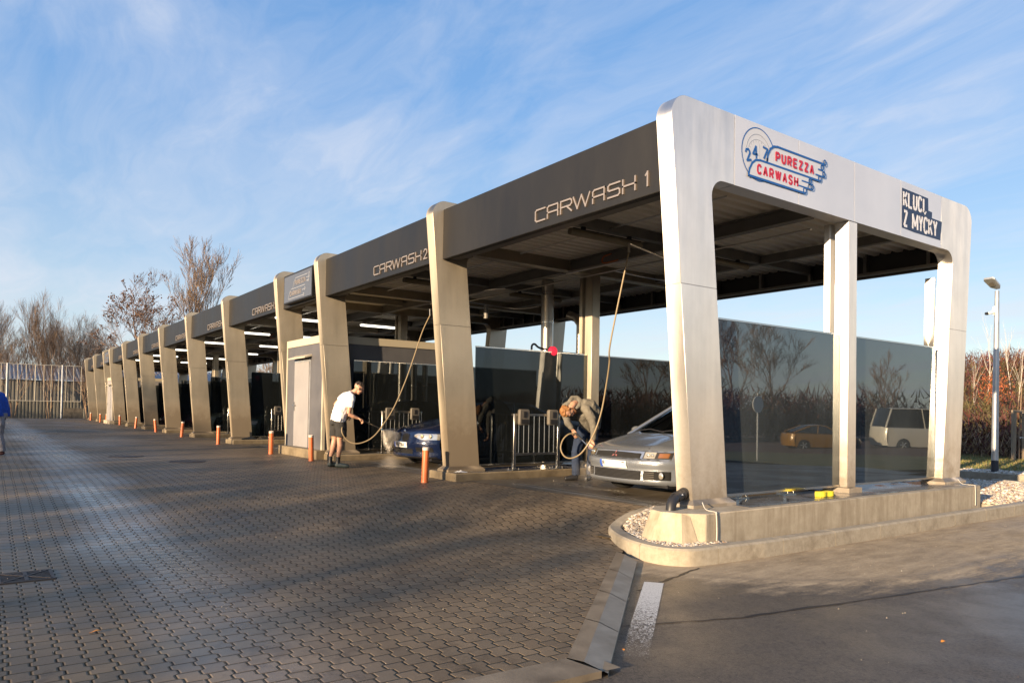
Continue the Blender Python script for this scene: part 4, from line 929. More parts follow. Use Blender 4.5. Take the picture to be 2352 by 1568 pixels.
for k in range(5): z = .568+k*.014; m.tube([s.front(-.43+.86*i/16, z, .010) for i in range(17)], .0028, 5)
m.build('grille_bars', mat('grey grille bar', (.035, .035, .035), .6), g)
m = MB(); 
for a in (pi/2, pi/2+2*pi/3, pi/2-2*pi/3):
    c = Vector((.035*cos(a), .597+.03*sin(a))); pts = [(c.x+.028*cos(a)*1., c.y+.028*sin(a)), (c.x+.014*cos(a+pi/2), c.y+.014*sin(a+pi/2)), (c.x-.028*cos(a), c.y-.028*sin(a)), (c.x-.014*cos(a+pi/2), c.y-.014*sin(a+pi/2))]
    m.add([s.front(p[0], p[1], .016) for p in pts], [(0, 1, 2, 3)])
m.build('emblem', mat('emblem metal', (.30, .12, .11), .4, .3), g, flip=False)
for sg in (-1, 1):
    a, b = (.50, .80) if sg > 0 else (-.78, -.50)
    base = s.patch('headlight', min(a, b)-(.02 if sg > 0 else 0), max(a, b)+(0 if sg > 0 else .02), lambda x: .553+.012*(abs(x)-.4), lambda x: .652-.02*(abs(x)-.4), mat('lamp housing', (.05, .045, .04), .3, .3), .004)
    s.patch('lamp_bowl', .50*sg if sg > 0 else -.64, .64 if sg > 0 else -.50, .562, lambda x: .645, HL, .012, base, 10, 4, .008)
    s.patch('indicator', .675 if sg > 0 else -.775, .775 if sg > 0 else -.675, .572, lambda x: .632, AMB, .012, base, 8, 4, .008)
    m = MB()
    for q in (.545, .60): c = Vector(s.front(sg*q, .603, .016)); m.ball(c, .024, 10, 8, (1, .35, 1))
    m.build('bulb', mat('lit glassy bulb', (.9, .85, .7), .05, .9), base)
s.patch('bumper_gap', -.80, .80, .541, .551, BLACK, .003); s.patch('bonnet_gap', -.84, .84, .655, .6605, BLACK, .003)
s.patch('lower_grille', -.46, .46, .262, .385, GRL, .004)
m = MB()
for k in range(6): m.tube([s.front(-.45+.90*i/16, .277+k*.018, .008) for i in range(17)], .003, 5)
m.build('lower_grille_bars', mat('grey grille bar', (.035, .035, .035), .6), s.r)
for sg in (-1, 1):
    f = s.patch('foglight_recess', .50 if sg > 0 else -.80, .80 if sg > 0 else -.50, lambda x: .268, lambda x: .388, GRL, .004)
    m = MB()
    for k in range(4): m.tube([s.front(sg*(.52+.12*i/4), .288+k*.026, .009) for i in range(5)], .005, 5)
    m.build('louvre', GREYP, f)
    if sg > 0 or True:
        c = s.front(sg*.715, .33, .012); m = MB(); m.ball(c, .048, 16, 10, (1, .35, 1)); m.build('foglight', HLG, f, ang=2)
pl = s.patch('number_plate', -.26, .26, .405, .512, PLATE, .017, None, 10, 2, .01)
s.patch('plate_band', -.26, -.215, .406, .511, EUB, .0185, pl, 3, 2, .006)
ptxt(s, pl, '8', -.20, .43, .06, .035); ptxt(s, pl, '7', .19, .43, .06, .035)
m = MB()
for sg in (-1, 1): m.tube([(sg*(.50+.24*t), s.plan(.6)+.16+t*.85 if t else s.plan(.5)+.13, s.top(sg*(.50+.24*t), .12+t*.95)+.0015) for t in [k/10 for k in range(11)]], .0035, 4)
m.build('bonnet_shutline', BLACK, s.r)

blue = Car('blue_hatchback', (-8.12, .52, 0), 0, paint('wet dark blue paint', (.005, .012, .045), .25, .2), 'wet dark blue hatchback sprayed with water, kidney grille and white plate', dict(W=1.75, L=4.32, plan=.42, z1=.745,
    nose=[(.19, .10), (.23, .03), (.30, .04), (.36, .04), (.42, .01), (.50, .0), (.56, .02), (.66, .045), (.745, .11)],
    deck=[(0, .745), (.2, .785), (.6, .87), (1.0, .95), (1.3, .99), (3.7, 1.05), (4.1, 1.03), (4.32, .95)], crown=.06, ridge=.03, wheels=(.86, 3.54), arch=.345, cabin=((1.25, .99), (2.0, 1.40), (3.3, 1.40), (4.15, 1.05)), glass=CARGLASS))
s = blue
for sg in (-1, 1):
    x0, x1 = (.035, .285) if sg > 0 else (-.285, -.035)
    k_ = s.patch('kidney_grille', x0, x1, lambda x: .53+.10*((abs(x)-.16)/.125)**4*.4, lambda x: .695-.10*((abs(x)-.16)/.125)**4*.4, GRL, .004)
    m = MB()
    for q in range(8): x = x0+.02+(x1-x0-.04)*q/7; m.tube([s.front(x, .55+.13*i/4, .010) for i in range(5)], .0035, 5)
    pts = [s.front(x0+(x1-x0)*i/10, .695-.04*(((x0+(x1-x0)*i/10)*sg-.16)/.125)**4, .010) for i in range(11)]; m.tube(pts, .006, 5)
    m.build('grille_bars', mat('dark chrome', (.12, .12, .13), .2, .9), k_)
    hl = s.patch('headlight', .44 if sg > 0 else -.87, .87 if sg > 0 else -.44, lambda x: .575+.09*max(0, (.62-abs(x))/.18)*.7, lambda x: .70-.02*(abs(x)-.5)-.04*max(0, (.50-abs(x))/.08), HLG, .005, None, 18, 6)
    m = MB()
    for q in (.62, .76): m.ball(s.front(sg*q, .645, .012), .046, 14, 10, (1, .3, 1))
    m.build('lamp_bowl', HL, hl, ang=2)
    s.patch('foglight_recess', .50 if sg > 0 else -.80, .80 if sg > 0 else -.50, .33, .42, GRL, .004)
s.patch('lower_grille', -.40, .40, .285, .385, GRL, .004)
s.patch('bumper_lip', -.84, .84, .20, .235, BLACK, .02)
pl = s.patch('number_plate', -.26, .26, .405, .515, PLATE, .017, None, 10, 2, .01)
s.patch('plate_band', -.26, -.215, .406, .514, EUB, .0185, pl, 3, 2, .006)
ptxt(s, pl, '1AJ 7064', -.195, .43, .062, .036, .014, .011) if 'J' in GL else None
m = MB(); m.ball(s.front(0, .735, .004), .035, 14, 8, (1, .5, 1)); m.build('emblem', STAIN, s.r, ang=2)

far_specs = [(XS[4]-2.55, .75, (.30, .36, .32), 'pale green-grey car with lit front in the bay two left of the grey booth', 4), (XS[3]-2.65, 1.0, (.035, .05, .045), 'dark green car in the shadowed bay just left of the grey booth', 3), (XS[6]-2.6, 1.2, (.25, .02, .03), 'red car far down the row, hardly visible', 6)]
for x, y, col, lab, i in far_specs:
    c = Car('parked_car', (x, y, 0), 0, paint('car paint %d' % i, col, .5, .25), lab, dict(W=1.75, L=4.3, plan=.42, z1=.72, lightweight=1,
        nose=[(.19, .08), (.25, .03), (.42, .0), (.55, .02), (.72, .11)], deck=[(0, .72), (.3, .80), (1.0, .92), (1.3, .97), (3.7, 1.03), (4.3, .95)], wheels=(.86, 3.5), arch=.345, cabin=((1.2, .97), (2.0, 1.42), (3.2, 1.42), (4.1, 1.05)), glass=DGLASS))
    c.patch('grille', -.35, .35, .50, .60, GRL, .004); c.patch('lower_grille', -.5, .5, .26, .36, GRL, .004); c.patch('number_plate', -.26, .26, .39, .49, PLATE, .015)
    for sg in (-1, 1): c.patch('headlight', .45 if sg > 0 else -.82, .82 if sg > 0 else -.45, .56, .68, HLG, .005)
# ------------------------------------------------------------------ people
def skinm(nt, b):
    nt.links.new(ramp(nt, noise(nt, 14, 4, .6), [(.3, (.40, .215, .14)), (.7, (.52, .30, .20))]), b.inputs['Base Color']); b.inputs['Roughness'].default_value = .5
    b.inputs['Subsurface Weight'].default_value = .05
SKIN = mat('skin', build=skinm)
def cloth(name, c1, c2, sc=9, bs=.5): return mat(name, rough=.9, build=mottled(c1, c2, sc, (.85, .95), bs, .012, fine=22, detail=3))
HAIRD = mat('dark curly hair', rough=.8, build=mottled((.012, .009, .007), (.045, .03, .022), 40, (.7, .9), .9, .01, fine=90))
HAIRG = mat('ginger hair', rough=.7, build=mottled((.20, .085, .028), (.36, .17, .06), 40, (.6, .8), .9, .01, fine=110))
SHOE = mat('dark sports shoe', rough=.6, build=mottled((.012, .014, .016), (.03, .05, .055), 14, (.5, .7), .2))
def blob(name, m, parent, fn, vox=.009, sm_it=4, disp=0.):
    mb = MB(); fn(mb); o = mb.build(name, m, parent, ang=3.2, flip=True)
    r = o.modifiers.new('remesh', 'REMESH'); r.mode = 'VOXEL'; r.voxel_size = vox; r.use_smooth_shade = True
    s = o.modifiers.new('smooth', 'SMOOTH'); s.factor = .5; s.iterations = sm_it
    if disp:
        t = bpy.data.textures.new(name, 'CLOUDS'); t.noise_scale = .07; d = o.modifiers.new('folds', 'DISPLACE'); d.texture = t; d.strength = disp; d.mid_level = .5
    return o
def person(base, label):
    return empty('person', base, YAW-pi/2, label, 'person')
def hand(mb, wrist, d, palmn, curl=.9, s=1.):
    # palm along d, fingers curled towards -palmn, thumb leaving the side near the base
    d = Vector(d).normalized(); n = Vector(palmn); n = (n-d*n.dot(d)).normalized(); side = d.cross(n); w = Vector(wrist)
    for k in range(4):
        off = side*(.030-.020*k)*s; mb.tube([w+off*.7, w+d*.045*s+off, w+d*.085*s+off], [.013*s, .0145*s, .012*s], 8)
        L = (.040, .045, .042, .032)[k]*s; p = w+d*.085*s+off; a = curl*(.8+.08*k)
        q = p+(d*cos(a)-n*sin(a))*L; r = q+(d*cos(a*2)-n*sin(a*2))*L*.65; e = r+(d*cos(a*2.7)-n*sin(a*2.7))*L*.5
        mb.tube([p, q, r, e], [.0105*s, .0098*s, .009*s, .0075*s], 8)
    t0 = w+d*.02*s+side*.028*s; t1 = t0+(d*.6+side*.5-n*.45).normalized()*.042*s; t2 = t1+(d*.8-n*.75-side*.1).normalized()*.034*s
    mb.tube([t0, t1, t2], [.014*s, .0125*s, .0095*s], 8)
def head(mb, c, fwd, up, s=1.):
    f = Vector(fwd).normalized(); u = Vector(up); u = (u-f*u.dot(f)).normalized(); sd = f.cross(u); c = Vector(c); R = Matrix((f, sd, u)).transposed()
    g = lambda a, b, z: c+f*a*s+sd*b*s+u*z*s
    mb.ball(g(-.012, 0, .03), .1*s, 16, 12, (.98, .78, .88), R); mb.ball(g(.032, 0, -.035), .075*s, 14, 10, (.72, .80, 1.05), R)
    mb.ball(g(.042, 0, -.088), .036*s, 12, 8, (1., 1.05, .75), R); mb.tube([g(.082, 0, .018), g(.108, 0, -.022), g(.088, 0, -.034)], [.008*s, .014*s, .011*s], 8)
    mb.tube([g(.078, -.04, .026), g(.088, 0, .030), g(.078, .04, .026)], .012*s, 8)
    for q in (-1, 1):
        mb.ball(g(-.008, q*.078, -.008), .030*s, 10, 8, (.62, .35, 1.05), R); mb.ball(g(.060, q*.036, -.028), .026*s, 8, 6, (.8, 1, .8), R)
    mb.tube([g(.080, -.022, -.058), g(.090, 0, -.056), g(.080, .022, -.058)], [.006*s, .009*s, .006*s], 8)
    return g
def face_bits(g, parent, s=1.):
    for q in (-1, 1):
        m = MB(); m.ball(g(.078, q*.032, .004), .0085*s, 10, 8); m.build('eye', mat('eye', (.10, .07, .055), .2), parent, ang=3)
        m = MB(); m.tube([g(.086, q*.018, .026), g(.088, q*.034, .031), g(.078, q*.050, .026)], .003*s, 6); m.build('eyebrow', HAIRD, parent)
    m = MB(); m.tube([g(.088, -.020, -.058), g(.0965, 0, -.058), g(.088, .020, -.058)], .0038*s, 6); m.build('lips', mat('lips', (.36, .12, .10), .5), parent)
# --- the man in white
q = onz(770, 1075, -.02); M1 = person((q.x, q.y, gz(q.x, q.y)+.003), 'young man in white T-shirt and black shorts aiming a spray lance at the blue car')
hf = Vector((.80, .28, -.50)); gref = {}
def f(mb):
    gref['g'] = head(mb, (.44, .02, 1.585), hf, (.5, .1, .85))
    mb.tube([(.24, .02, 1.42), (.31, .02, 1.49), (.40, .02, 1.55)], [.065, .056, .055], 12)
    mb.tube([(.10, .02, .98), (.16, .02, 1.22), (.25, .02, 1.44)], [.11, .12, .10], 12)
    mb.tube([(.32, -.13, 1.41), (.305, -.165, 1.22), (.285, -.17, 1.07)], [.058, .050, .041], 12); mb.tube([(.285, -.17, 1.07), (.37, -.14, 1.025), (.465, -.09, .985)], [.043, .041, .027], 12)
    hand(mb, (.462, -.092, .987), (.86, .25, -.38), (.3, .1, .9), 1.0)
    mb.tube([(.13, .15, 1.44), (.0, .20, 1.33), (-.085, .21, 1.24)], [.056, .047, .040], 12); mb.tube([(-.085, .21, 1.24), (.05, .22, 1.12), (.16, .20, 1.04)], [.042, .038, .027], 12)
    hand(mb, (.16, .20, 1.04), (.8, -.2, -.4), (.3, .1, .9), 1.0)
    mb.tube([(.11, -.08, .90), (.12, -.08, .72), (.095, -.075, .56), (.105, -.07, .44), (.07, -.07, .19), (.065, -.07, .10)], [.095, .085, .058, .060, .036, .036], 14)
    mb.tube([(-.02, .09, .90), (-.04, .09, .72), (-.045, .09, .555), (-.065, .09, .43), (-.12, .09, .19), (-.125, .09, .10)], [.095, .085, .058, .060, .036, .036], 14)
body1 = blob('body', SKIN, M1, f, .0075, 3); face_bits(gref['g'], M1)
def f(mb):
    for w, du in ((-.085, .04), (.0, 0), (.09, -.045)):
        mb.tube([(.03+du, w, .915), (.055+du, w, 1.03), (.115+du, w, 1.20), (.205+du, w*1.1, 1.37), (.255+du*.5, w*.9, 1.45), (.285, w*.4, 1.487)], [.125, .13, .135, .125, .085, .05], 14)
    mb.tube([(.27, -.08, 1.44), (.33, -.14, 1.395), (.318, -.165, 1.28), (.305, -.17, 1.20)], [.075, .076, .072, .076], 12)
    mb.tube([(.20, .10, 1.44), (.12, .16, 1.43), (.05, .19, 1.37), (.02, .20, 1.34)], [.075, .072, .070, .072], 12)
blob('t_shirt', cloth('white cotton', (.72, .72, .74), (.82, .82, .84), 4, .8), M1, f, .010, 2, .024)
def f(mb):
    mb.tube([(.04, 0, .955), (.04, 0, .86)], [.15, .165], 16)
    mb.tube([(.03, .05, .93), (.03, .05, .84)], [.14, .15], 16)
    mb.tube([(.10, -.08, .90), (.125, -.085, .75), (.125, -.085, .61)], [.125, .112, .108], 14); mb.tube([(-.01, .09, .90), (-.035, .09, .75), (-.045, .09, .62)], [.125, .112, .108], 14)
blob('shorts', cloth('black shorts cloth', (.012, .012, .013), (.032, .031, .03), 6), M1, f, .010, 3, .012)
g = gref['g']
def f(mb):
    rd = random.Random(2)
    for k in range(60):
        a = rd.uniform(-1, 1); b = rd.uniform(-1, 1); c = rd.uniform(.1, 1); v = Vector((a*.95-.1, b*.8, c)).normalized()
        if v.x > .72 and v.z < .45: continue
        mb.ball(g(-.012+v.x*.092, v.y*.074, .035+v.z*.088), rd.uniform(.016, .027), 6, 5)
    mb.ball(g(-.02, 0, .045), .098, 14, 10, (.95, .76, .82))
blob('hair', HAIRD, M1, f, .006, 1)
for (cx, cw, t, ln) in ((.0, -.07, .29, 1), (-.19, .09, -.02, 0)):
    def f(mb):
        x1 = t if ln else cx+.24; w1 = cw-.0 if ln else cw+.13
        a = Vector((cx+.055, cw, 0)); b_ = Vector((x1, w1, 0)); d = (b_-a)
        mb.tube([a+Vector((-.04, 0, .05)), a+Vector((0, 0, .055)), a+d*.45+Vector((0, 0, .048)), a+d*.8+Vector((0, 0, .038)), a+d+Vector((0, 0, .03))], [.034, .050, .047, .042, .026], 12)
        mb.tube([a+Vector((.01, 0, .06)), a+Vector((.012, 0, .105))], [.044, .043], 12)
        mb.tube([a+Vector((-.03, 0, .022)), a+d*.5+Vector((0, 0, .022)), a+d+Vector((0, 0, .022))], [.022, .026, .022], 8)
    s_ = blob('shoe', SHOE, M1, f, .008, 2)
for cx, cw in ((.068, -.07), (-.122, .09)): MB().tube([(cx, cw, .08), (cx, cw, .15), (cx+.004, cw, .215)], [.046, .042, .045], 14).build('sock', BLACK, M1)
M1M = Matrix.Translation(M1.location) @ Matrix.Rotation(YAW-pi/2, 4, 'Z')
def lance(name, a, b, grip, label, handle=.2):
    a, b = Vector(a), Vector(b); r = empty(name, a, 0, label, 'spray lance'); d = b-a
    MB().tube([d*.18, d*.97], .010, 8).build('pipe', STAIN, r)
    MB().tube([-d.normalized()*.05, d*.05, d*.26], [.016, .021, .016], 10).build('grip', BLACK, r); MB().tube([d*.965, d], .013, 8).build('nozzle', mat('blue nozzle', (.02, .20, .42), .4), r)
    return r
h1 = M1M @ Vector((.52, -.065, .957)); tip1 = M1M @ Vector((.885, .22, .765)); lance('spray_lance', h1, tip1, 1, 'steel lance in the hands of the man in white, spraying')
W1 = lambda px, py, d: at(px, py, d)
hose('wash_hose', [b2+Vector((.01, 0, -.10)), W1(970, 762, 15.1), W1(950, 822, 15.0), W1(930, 878, 14.9), W1(905, 935, 14.75), W1(882, 972, 14.65), W1(860, 1000, 14.55), W1(838, 1014, 14.5), W1(815, 1018, 14.45), W1(795, 1008, 14.42), W1(785, 985, 14.4), M1M@Vector((.22, .16, 1.0)), M1M@Vector((.36, .0, .99)), h1], 'tan hose falling from the ceiling boom to the man in white')
# --- the bending man
q = onz(1315, 1103, 0); M2 = person((q.x, q.y, .004), 'bearded man in grey hoodie and blue jeans bending over the silver car with a lance')
M2M = Matrix.Translation(M2.location) @ Matrix.Rotation(YAW-pi/2, 4, 'Z')
def f(mb):
    gref['g'] = head(mb, (-.115, -.23, 1.19), (.50, -.25, -.62), (-.80, -.35, -.10))
    mb.tube([(.03, -.10, 1.32), (-.02, -.16, 1.30), (-.07, -.21, 1.23)], [.062, .058, .056], 12)
    mb.tube([(.27, .16, .98), (.27, .08, 1.15), (.08, -.06, 1.30)], [.07, .07, .06], 12)
    mb.tube([(-.12, -.08, 1.27), (-.13, -.18, 1.10), (-.10, -.24, .97)], [.05, .045, .038], 10); mb.tube([(-.10, -.24, .97), (-.06, -.27, .91), (-.02, -.28, .86)], [.038, .034, .028], 10)
    hand(mb, (-.02, -.28, .86), (.35, -.05, -.9), (-.5, -.8, 0), .75, 1.05)
    mb.tube([(.20, -.13, 1.22), (.29, -.19, 1.05), (.315, -.22, .90), (.31, -.22, .68)], [.05, .045, .04, .028], 10)
    hand(mb, (.31, -.22, .68), (-.25, -.1, -.95), (.3, .9, 0), .7, 1.05)
blob('body', SKIN, M2, f, .0075, 3); face_bits(gref['g'], M2); g = gref['g']
def f(mb):
    for du in (-.07, 0, .07):
        mb.tube([(.30+du*.9, .18, .90), (.31+du, .15, 1.03), (.27+du*1.3, .07, 1.18), (.14+du*1.7, -.03, 1.30), (.04+du*1.4, -.09, 1.33)], [.120, .125, .135, .125, .075], 14)
    mb.tube([(-.05, -.05, 1.32), (-.14, -.09, 1.27), (-.15, -.18, 1.12), (-.11, -.24, .98), (-.06, -.27, .915), (-.035, -.278, .885)], [.07, .078, .070, .062, .050, .040], 12)
    mb.tube([(.12, -.08, 1.31), (.21, -.13, 1.22), (.30, -.19, 1.05), (.33, -.22, .91), (.33, -.225, .78), (.315, -.222, .705)], [.075, .085, .078, .066, .056, .042], 12)
    # hood rolled round the neck
    mb.tube([(-.08, -.13, 1.36), (-.03, -.06, 1.405), (.05, -.03, 1.41), (.10, -.07, 1.37), (.08, -.15, 1.28), (.02, -.20, 1.22)], [.035, .05, .058, .052, .038, .022], 12)
    mb.tube([(.19, .12, .93), (.31, .10, .92), (.42, .14, .93)], [.06, .075, .06], 10); mb.tube([(.28, .17, .90), (.22, .06, 1.02), (.12, -.04, 1.16)], [.13, .12, .10], 12)
blob('hoodie', cloth('grey melange hoodie', (.12, .11, .09), (.19, .175, .145), 7, 1.), M2, f, .010, 3, .022)
def f(mb):
    mb.tube([(.28, .20, .96), (.28, .20, .84)], [.15, .15], 14); mb.tube([(.34, .22, .93), (.34, .22, .84)], [.13, .14], 14)
    mb.tube([(.20, .17, .88), (.11, .08, .66), (.05, .0, .47), (.055, 0, .25), (.06, 0, .09)], [.115, .098, .078, .072, .070], 14)
    mb.tube([(.35, .22, .88), (.36, .18, .66), (.34, .14, .46), (.32, .15, .25), (.31, .16, .09)], [.11, .095, .078, .072, .070], 14)
blob('jeans', cloth('blue denim', (.008, .016, .04), (.022, .038, .08), 9, .9), M2, f, .010, 3, .016)
def f(mb):
    rd = random.Random(5); mb.ball(g(-.02, 0, .042), .103, 16, 12, (.98, .78, .88))
    for k in range(70):
        v = Vector((rd.uniform(-1, .75), rd.uniform(-.85, .85), rd.uniform(-.15, 1))).normalized()
        if v.x > .5 and v.z < .55: continue
        mb.ball(g(-.015+v.x*.098, v.y*.078, .035+v.z*.092), rd.uniform(.014, .022), 6, 5)
blob('hair', HAIRG, M2, f, .006, 1)
def f(mb):
    mb.tube([g(.0, -.072, -.03), g(.03, -.062, -.08), g(.07, -.03, -.105), g(.078, 0, -.11), g(.07, .03, -.105), g(.03, .062, -.08), g(.0, .072, -.03)], [.013, .02, .024, .026, .024, .02, .013], 8)
blob('beard', mat('ginger brown beard', (.16, .075, .035), .9), M2, f, .006, 2)
m = MB()
for s_ in (-1, 1): m.tube([g(.098+.004*cos(t), s_*.034+.024*cos(t), .004+.018*sin(t)) for t in [2*pi*k/14 for k in range(15)]], .0022, 5); m.tube([g(.095, s_*.058, .006), g(.0, s_*.082, .004)], .0022, 5)
m.build('glasses', BLACK, M2)
for (a, b_, w0) in ((.06, -.14, 0.), (.31, .22, .16)):
    def f(mb):
        A = Vector((a, w0, 0)); d = Vector((b_-a, -.06 if w0 == 0 else -.2, 0))
        mb.tube([A+Vector((.035, 0, .05)), A+Vector((0, 0, .06)), A+d*.5+Vector((0, 0, .045)), A+d+Vector((0, 0, .032))], [.036, .052, .046, .030], 12); mb.tube([A+Vector((.02, 0, .02)), A+d+Vector((0, 0, .02))], [.025, .026], 8)
    blob('shoe', BLACK, M2, f, .008, 2)
h2 = M2M @ Vector((.03, -.315, .80)); tip2 = at(1372, 1046, 11.95); lance('spray_lance', h2, tip2, 1, 'black gripped lance between the hands of the bending man')
K = lambda x, y, d: at((2100+x/2.851)/1.7007, (1450+y/2.851)/1.7007, d)
hose('wash_hose', [b1+Vector((.01, 0, -.1)), K(815, -340, 11.5), K(800, -100, 11.7), K(765, 150, 11.9), K(715, 430, 12.0), K(650, 640, 12.05), K(575, 790, 12.1), K(480, 915, 12.1), K(380, 965, 12.1), K(300, 945, 12.12), K(258, 860, 12.15), K(280, 765, 12.2), K(335, 705, 12.22), K(385, 692, 12.25), h2], 'tan hose looping from the ceiling boom round the bending man')
# --- the walker cut by the left edge
q = onz(-3, 1045, 0); M3 = person((q.x, q.y, gz(q.x, q.y)+.003), 'person in blue jacket and grey trousers walking out at the left edge')
def f(mb):
    gref['g'] = head(mb, (-.30, .0, 1.55), (-.9, .1, -.3), (0, 0, 1)); mb.tube([(-.14, 0, 1.36), (-.2, 0, 1.43), (-.27, 0, 1.5)], [.06, .055, .055], 10)
    mb.tube([(.0, 0, .9), (-.06, 0, 1.2), (-.12, 0, 1.38)], [.11, .12, .1], 10)
    mb.tube([(-.12, -.19, 1.33), (-.08, -.23, 1.08), (-.16, -.24, .86)], [.05, .04, .028], 10); hand(mb, (-.16, -.24, .86), (-.2, 0, -1), (0, 1, 0), .5)
    mb.tube([(-.12, .19, 1.33), (-.2, .22, 1.08), (-.38, .2, .95)], [.05, .04, .028], 10); hand(mb, (-.38, .2, .95), (-1, 0, -.3), (0, 0, 1), .5)
blob('body', SKIN, M3, f, .008, 3); face_bits(gref['g'], M3); g = gref['g']
def f(mb):
    for w in (-.1, 0, .1): mb.tube([(.02, w, .86), (.0, w, 1.0), (-.05, w, 1.2), (-.11, w*1.1, 1.34), (-.14, w*.6, 1.40)], [.125, .13, .135, .115, .07], 14)
    mb.tube([(-.12, -.16, 1.35), (-.09, -.23, 1.12), (-.14, -.24, .93)], [.08, .068, .052], 12); mb.tube([(-.12, .16, 1.35), (-.2, .22, 1.1), (-.34, .2, .97)], [.08, .068, .052], 12)
blob('jacket', cloth('blue jacket cloth', (.008, .045, .28), (.015, .075, .38), 5, .9), M3, f, .010, 3, .02)
def f(mb):
    mb.tube([(.0, 0, .95), (.0, 0, .84)], [.15, .155], 14)
    mb.tube([(.03, -.07, .86), (.06, -.07, .66), (.045, -.07, .47), (.10, -.07, .25), (.125, -.07, .09)], [.11, .098, .08, .075, .075], 14); mb.tube([(-.03, .08, .86), (-.12, .08, .66), (-.19, .08, .48), (-.24, .08, .28), (-.30, .08, .09)], [.11, .098, .08, .075, .075], 14)
blob('trousers', cloth('grey trousers cloth', (.17, .16, .17), (.26, .245, .25), 7, .9), M3, f, .010, 3, .02)
def f(mb): mb.ball(g(-.02, 0, .04), .102, 14, 10, (.97, .78, .88))
blob('hair', HAIRD, M3, f, .008, 1)
for (a, w0) in ((.12, -.07), (-.31, .08)):
    def f(mb): mb.tube([(a+.05, w0, .045), (a, w0, .055), (a-.12, w0, .045), (a-.2, w0, .032)], [.03, .05, .046, .03], 12)
    blob('shoe', mat('dark red shoe', (.05, .012, .012), .6), M3, f, .008, 2)

# ------------------------------------------------------------------ spray, mist, suds
def droplets(name, a, targets, n, spread, seed, lab, cat, w0=.0022):
    rd = random.Random(seed); mb = MB(); a = Vector(a)
    for k in range(n):
        t = rd.random()**.6; u = rd.random(); T0, T1 = targets; b = T0.lerp(T1, u)+Vector((rd.gauss(0, spread), rd.gauss(0, spread), rd.gauss(0, spread))); p = a.lerp(b, t); d = (b-a).normalized(); L = rd.uniform(.01, .05); w = w0*rd.uniform(.5, 1.4)
        x = d.cross(Vector((rd.uniform(-1, 1), rd.uniform(-1, 1), 1))).normalized()*w; y = d.cross(x).normalized()*w
        mb.add([p, p+d*L*.5+x, p+d*L*.5-x*.5+y, p+d*L*.5-x*.5-y, p+d*L], [(0, 1, 2), (0, 2, 3), (0, 3, 1), (4, 2, 1), (4, 3, 2), (4, 1, 3)])
    return mb
WATER = mat('pale water drops', (.85, .80, .72), .2, 0, .8)  # pale cream drops, made half transparent below
WATER.node_tree.nodes['Principled BSDF'].inputs['Alpha'].default_value = .55
def volm(name, dens, col):
    m = bpy.data.materials.new(name); m.use_nodes = True; nt = m.node_tree; nt.nodes.clear(); o = nt.nodes.new('ShaderNodeOutputMaterial')
    v = nt.nodes.new('ShaderNodeVolumePrincipled'); v.inputs['Color'].default_value = (*col, 1); v.inputs['Anisotropy'].default_value = -.1
    n = noise(nt, 5, 3, .6); tc = nt.nodes.new('ShaderNodeTexCoord'); vm = nt.nodes.new('ShaderNodeVectorMath'); vm.operation = 'DISTANCE'; nt.links.new(tc.outputs['Generated'], vm.inputs[0]); vm.inputs[1].default_value = (.5, .5, .5)
    fall = mth(nt, 'MAXIMUM', mth(nt, 'SUBTRACT', 1., mth(nt, 'MULTIPLY', vm.outputs['Value'], 2.05 if 'rebound' in name else 1.2)), 0.); fall = mth(nt, 'MULTIPLY', fall, fall)
    nt.links.new(mth(nt, 'MULTIPLY', mth(nt, 'MULTIPLY', mth(nt, 'MAXIMUM', mth(nt, 'SUBTRACT', n, .25), 0.), fall), dens*8), v.inputs['Density']); nt.links.new(v.outputs[0], o.inputs['Volume']); return m
cA, cB = at(908, 985, 15.25), at(893, 1036, 14.85)
m = droplets('spray', tip1, (cA, cB), 3200, .03, 3, '', ''); o = m.build('water_spray', WATER, None, smooth=False, flip=False); tag(o, 'fan of water droplets from the lance to the front of the blue car', 'water spray', kind='stuff')
r = MB(); d = (cA-tip1); k1 = tip1; n_ = 12
r.tube([tip1, tip1.lerp(cA.lerp(cB, .5), .5), cA.lerp(cB, .5)], [.008, .12, .22], 14); o = r.build('spray_mist', volm('fan mist', 9., (.95, .9, .82)), None); tag(o, 'thin fan of mist round the water jet at the blue car', 'mist', kind='stuff')
rd = random.Random(8); m = MB(); c = at(898, 1052, 14.95)
m.ball(c+Vector((0, 0, -.12)), .36, 14, 10, (1.2, .7, .85)); o = m.build('rebound_mist', volm('rebound mist', 1.5, (.95, .85, .72)), None); tag(o, 'soft mist rebounding to the ground before the blue car', 'mist', kind='stuff')
m = MB()
for k in range(900):
    p = c+Vector((rd.gauss(0, .22), rd.gauss(0, .15), rd.gauss(-.1, .2))); p.z = max(p.z, .01); w = rd.uniform(.001, .0028); m.ball(p, w, 4, 3)
o = m.build('flying_drops', WATER, None, flip=False); tag(o, 'fine drops flying round the bumper of the blue car', 'water spray', kind='stuff')
m = MB(); m.ball((-2.75, .95, .28), .42, 14, 10, (1.1, .6, .62)); o = m.build('bumper_mist', volm('rebound mist at bumper', .55, (.95, .93, .9)), None); tag(o, 'faint mist at the left front corner of the silver car', 'mist', kind='stuff')
